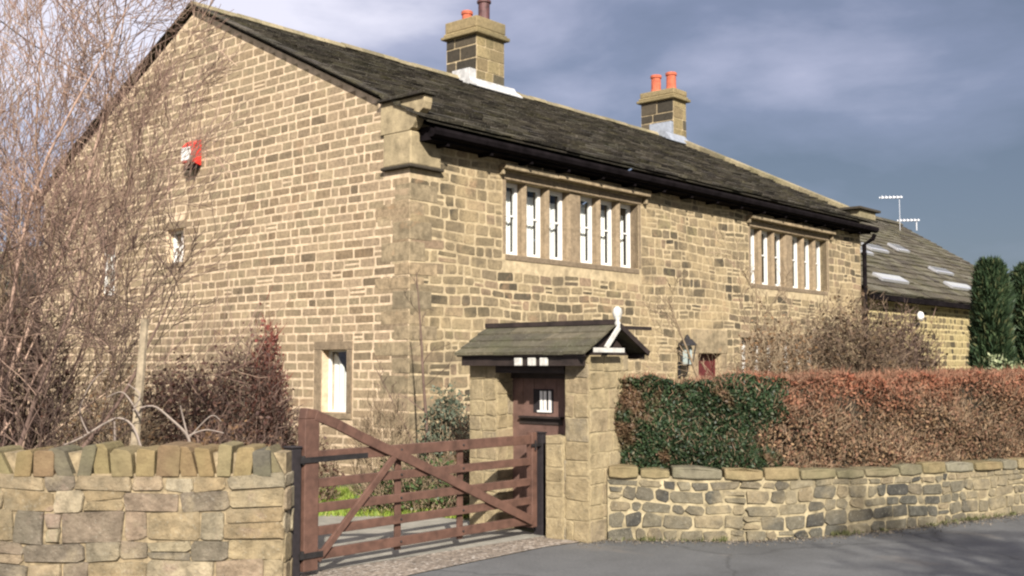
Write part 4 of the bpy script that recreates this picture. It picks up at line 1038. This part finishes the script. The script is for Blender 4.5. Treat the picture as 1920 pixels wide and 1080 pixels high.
# bare tree and shrubs before the front wall
tree('wall_tree', (gx(1385, 15.5), 15.5, 0), 'light brown bare tree trained before the front wall, right of the maroon door', 'tree', M['twig_brown'],
     [((-.18, 0, 1), .035, 2.9, (0, 0, 0)), ((.2, .05, 1), .03, 2.9, (.08, 0, 0)), ((.02, 0, 1), .03, 3.1, (.03, 0, 0))], dict(PT, main=10, kids=(6, 4), seg=.1, blen=(.22, .38), ang=(25, 60)), 17)
bush('twiggy_shrub', 1590, 15.8, 250, 2.55, 'large brown twiggy shrub below the right upper window', M['twig_mid'], 14000, .7, .15, .0075, (M['lf_dusk'], 9000, .034), seed=18)
bush('twiggy_shrub', 1690, 17.0, 130, 2.45, 'purplish twiggy shrub at the right-hand end of the house', M['twig_dark'], 8000, .6, .16, .009, (M['lf_dusk'], 4500, .036), seed=19)
bush('twiggy_shrub', 1452, 14.8, 190, 2.28, 'pale brown shrub behind the hedge where green meets red', M['twig_brown'], 6500, .45, .15, .006, (M['lf_brown'], 3600, .032), seed=20)
bush('pale_shrub', 1880, 15.6, 150, 1.78, 'pale green shrub peeping above the red hedge at the right edge', M['lf_pale'], 1500, .4, .10, .010, (M['lf_pale'], 5000, .045), seed=21)

# hedges on the right wall
def hedge(name, u0, u1, off, th, z0, ztopf, label, ml, mt, nl, nt_, ls, tl, parentmat, seed):
    rng = np.random.default_rng(seed); mid = (u0 + u1) / 2; p, n = along(mid); base = Vector((p.x - n.x * off, p.y - n.y * off, 0))
    root = empty(name, base, 0, label, 'hedge')
    def pos(u, d, z):
        out_ = np.zeros((len(u), 3))
        for i in range(len(u)):
            p, n = along(u[i]); q = p - n * (off + d[i]); out_[i] = (q.x - base.x, q.y - base.y, z[i])
        return out_
    def top(u): return np.array([ztopf(x) for x in u]) + .030 * np.sin(u * 5.1) + .018 * np.sin(u * 13.7 + 1) + .012 * np.sin(u * 31)
    def surf(n):
        u = rng.uniform(u0, u1, n); t = top(u); w_ = rng.random(n); d = np.zeros(n); z = np.zeros(n)
        bulge = .035 * np.sin(u * 6.3 + 2) + .03 * np.sin(u * 2.7)
        fr = w_ < .60; tp = (w_ >= .60) & (w_ < .86); ed = w_ >= .86
        deep = rng.exponential(.05, n)
        z[fr] = z0 + (t[fr] - z0) * rng.random(fr.sum()); zz = (z - z0) / (t - z0)
        d[fr] = (-th / 2 + bulge + .05 * np.sin(z * 9 + u * 3) + deep * 1.0 + .10 * np.clip((zz - .75) * 4, 0, 1) ** 2)[fr]
        d[tp] = rng.uniform(-th / 2 + .05, th / 2, tp.sum()); z[tp] = (t - deep * .8)[tp]
        side = rng.random(n) < .5
        u = np.where(ed, np.where(side, u0 + deep, u1 - deep), u); jn = .16 * np.sin(z * 7 + seed) + .10 * np.sin(z * 17); u = u + np.clip((u - (u1 - .5)) / .5, 0, 1) * jn * (seed == 4) + np.clip(((u0 + .5) - u) / .5, 0, 1) * (.16 * np.sin(z * 7 + 4) + .10 * np.sin(z * 17) - .08) * (seed == 6); d[ed] = rng.uniform(-th / 2, th / 2, ed.sum()); z[ed] = z0 + (t[ed] - z0) * rng.random(ed.sum())
        return u, d, z
    u, d, z = surf(nt_)
    C = pos(u, d, z); quads('twigs', stick_quads(C, rand_unit(nt_) * .9 + np.array([0, -.15, 1.0]), tl, .007), mt, root)
    u, d, z = surf(nl); C = pos(u, d, z); quads('leaves', leaf_quads(C, ls), ml, root)
    # dense inner growth
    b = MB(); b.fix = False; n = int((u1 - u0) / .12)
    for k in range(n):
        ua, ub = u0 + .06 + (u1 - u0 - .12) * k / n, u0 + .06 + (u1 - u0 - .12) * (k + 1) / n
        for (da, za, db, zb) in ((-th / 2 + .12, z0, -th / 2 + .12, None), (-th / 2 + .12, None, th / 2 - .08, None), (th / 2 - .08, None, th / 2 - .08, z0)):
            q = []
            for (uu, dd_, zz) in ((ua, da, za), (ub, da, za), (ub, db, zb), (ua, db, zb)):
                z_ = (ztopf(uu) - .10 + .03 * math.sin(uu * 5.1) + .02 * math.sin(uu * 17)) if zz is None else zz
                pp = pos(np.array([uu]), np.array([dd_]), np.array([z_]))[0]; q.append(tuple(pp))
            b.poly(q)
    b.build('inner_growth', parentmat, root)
    return root
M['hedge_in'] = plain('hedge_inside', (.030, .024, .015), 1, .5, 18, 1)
M['ivy'] = leafy('hedge_green', [(0, (.012, .022, .011)), (.5, (.024, .044, .018)), (.85, (.040, .066, .028)), (1, (.10, .085, .05))], .5, patch=((.15, .075, .045), 2.3, .58, .55))
M['redlf'] = leafy('hedge_red', [(0, (.12, .055, .035)), (.4, (.18, .11, .065)), (.7, (.11, .075, .045)), (1, (.26, .17, .095))], .7, zgrad=(1.2, 1.75, (.28, .078, .042), .68))
M['redtw'] = leafy('hedge_twig', [(0, (.17, .12, .08)), (.5, (.25, .18, .115)), (.8, (.13, .09, .06)), (1, (.22, .12, .08))], .8, zgrad=(1.25, 1.75, (.28, .105, .06), .5))
HT = lambda u: 1.585 + .008 * u
uG = 1.83
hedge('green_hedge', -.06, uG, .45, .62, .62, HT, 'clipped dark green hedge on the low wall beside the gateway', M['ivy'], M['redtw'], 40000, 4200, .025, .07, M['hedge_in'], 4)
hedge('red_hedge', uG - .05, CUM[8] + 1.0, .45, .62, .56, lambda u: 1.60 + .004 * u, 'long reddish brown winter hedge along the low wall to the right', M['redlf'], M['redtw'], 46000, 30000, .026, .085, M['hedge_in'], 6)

# conifers
def conifer(base, h, r, label, seed, n=26000):
    rng = np.random.default_rng(seed); root = empty('conifer', base, 0, label, 'tree', 'dark conifers at the right edge')
    b = MB(); b.tube([(0, 0, 0), (0, 0, h * .5), (.02, 0, h * .93)], [.13, .09, .02], 8); b.build('trunk', M['twig_dark'], root)
    z = rng.random(n) ** .9; ang = rng.uniform(0, 6.283, n)
    pr = np.where(z < .10, .82 + z * 1.8, 1.0 - .10 * (z - .1)) * np.sqrt(np.clip(1 - np.clip((z - .80) / .21, 0, 1) ** 2, 0, 1))
    lump = 1 + .13 * np.sin(ang * 3 + z * 11) + .12 * np.sin(ang * 5 - z * 27) + .10 * np.sin(ang * 9 + z * 47) + .12 * (.4 - z)
    rad = r * pr * lump * (1 - rng.exponential(.14, n) + .10 * (rng.random(n) < .1)).clip(.1, 1.2)
    C = np.stack([rad * np.cos(ang), rad * np.sin(ang), .15 + z * (h - .1)], 1)
    D = np.stack([np.cos(ang) * .6, np.sin(ang) * .6, np.full(n, 1.1)], 1) + rng.normal(0, .35, (n, 3))
    quads('foliage', stick_quads(C, D, .16, .045), M['conif'], root)
M['conif'] = leafy('conifer_green', [(0, (.014, .028, .013)), (.5, (.030, .052, .024)), (.85, (.055, .085, .038)), (1, (.12, .12, .055))], .55)
conifer((gx(1860, 22.0), 22.0, 0), 3.70, .31, 'tall columnar dark green conifer against the end of the low stone range', 3)
conifer((gx(1936, 23.5), 23.5, 0), 3.75, .44, 'second conifer, cut off by the right edge of the photo', 4)

# bare tree across the road behind the viewer: throws the broken shade on the tarmac
tree('roadside_tree', (5.9, -2.2, 0), 'bare roadside tree across the road whose shadow falls on the tarmac', 'tree', M['twig_brown'],
     [((-.05, 0, 1), .16, 7.6, (0, 0, 0)), ((.12, 0, 1), .13, 7.4, (.1, 0, 0))], dict(PT, main=12, low=.72, blen=(.20, .30), kids=(7, 5), rmin=.012, ang=(35, 85)), 21)

# grass tufts on the lawn strip and verge, a few fallen leaves and pebbles
def grass(name, poly_pts, n, hgt, m, z=0.0):
    A = np.array(poly_pts); tri = [(0, i, i + 1) for i in range(1, len(A) - 1)]
    ar = np.array([abs(np.cross(A[b_] - A[a_], A[c_] - A[a_])) for a_, b_, c_ in tri]); k = RNG.choice(len(tri), n, p=ar / ar.sum())
    r1 = np.sqrt(RNG.random(n)); r2 = RNG.random(n); T = np.array(tri)[k]
    P_ = A[T[:, 0]] * (1 - r1)[:, None] + A[T[:, 1]] * (r1 * (1 - r2))[:, None] + A[T[:, 2]] * (r1 * r2)[:, None]
    C = np.concatenate([P_, np.full((n, 1), z)], 1)
    D = np.stack([RNG.normal(0, .35, n), RNG.normal(0, .35, n), np.ones(n)], 1)
    o = quads(name, stick_quads(C, D, hgt, .012), m); tag(o, 'short bright green grass in front of the gable', 'grass', kind='stuff'); return o
M['grass'] = leafy('grass_blades', [(0, (.10, .15, .02)), (.5, (.17, .24, .03)), (.85, (.23, .27, .05)), (1, (.25, .22, .09))], .6)
grass('grass', [(-4.6, 12.9), (-1.3, 12.7), (-.2, 12.6), (.4, 13.4), (.2, 15.2), (-4.6, 15.6)], 26000, .07, M['grass'])

# grit, dead leaves and weeds gathered along the foot of the walls
def litter(name, n, m, size, label, cat, spread, seed):
    rng = np.random.default_rng(seed); u = rng.uniform(-.3, 9, n); d = rng.exponential(spread, n); C = np.zeros((n, 3))
    for i in range(n):
        p, nn = along(max(u[i], 0)); q = p + nn * (d[i] + .02)
        if u[i] < 0: q = Vector((.95 + u[i] * 1.2, 11.0 + u[i] * .9)) + Vector((.5, -.7)) * d[i]
        C[i] = (q.x, q.y, .012 + rng.random() * .012)
    o = quads(name, leaf_quads(C, size), m); tag(o, label, cat, kind='stuff')
litter('road_grit', 3800, leafy('grit', [(0, (.06, .052, .042)), (.5, (.13, .11, .085)), (1, (.24, .20, .15))], .9), .012, 'pale grit and dead leaves along the foot of the low wall', 'grit', .08, 8)
rng_ = np.random.default_rng(9); n_ = 2600; u_ = rng_.uniform(0, 8.5, n_); C_ = np.zeros((n_, 3))
for i in range(n_):
    uu = u_[i] + .25 * math.sin(u_[i] * 9); p, nn = along(max(uu, 0)); q = p + nn * abs(rng_.normal(0, .035)); C_[i] = (q.x, q.y, 0.01)
keep = np.sin(u_ * 3.1) + np.sin(u_ * 7.7 + 1) > .2
o = quads('weeds', stick_quads(C_[keep], np.stack([rng_.normal(0, .5, keep.sum()), rng_.normal(-.2, .4, keep.sum()), np.ones(keep.sum())], 1), .05, .010), leafy('weed_green', [(0, (.07, .08, .03)), (1, (.14, .14, .06))], .7)); tag(o, 'weeds and moss at the foot of the low wall', 'weeds', kind='stuff')
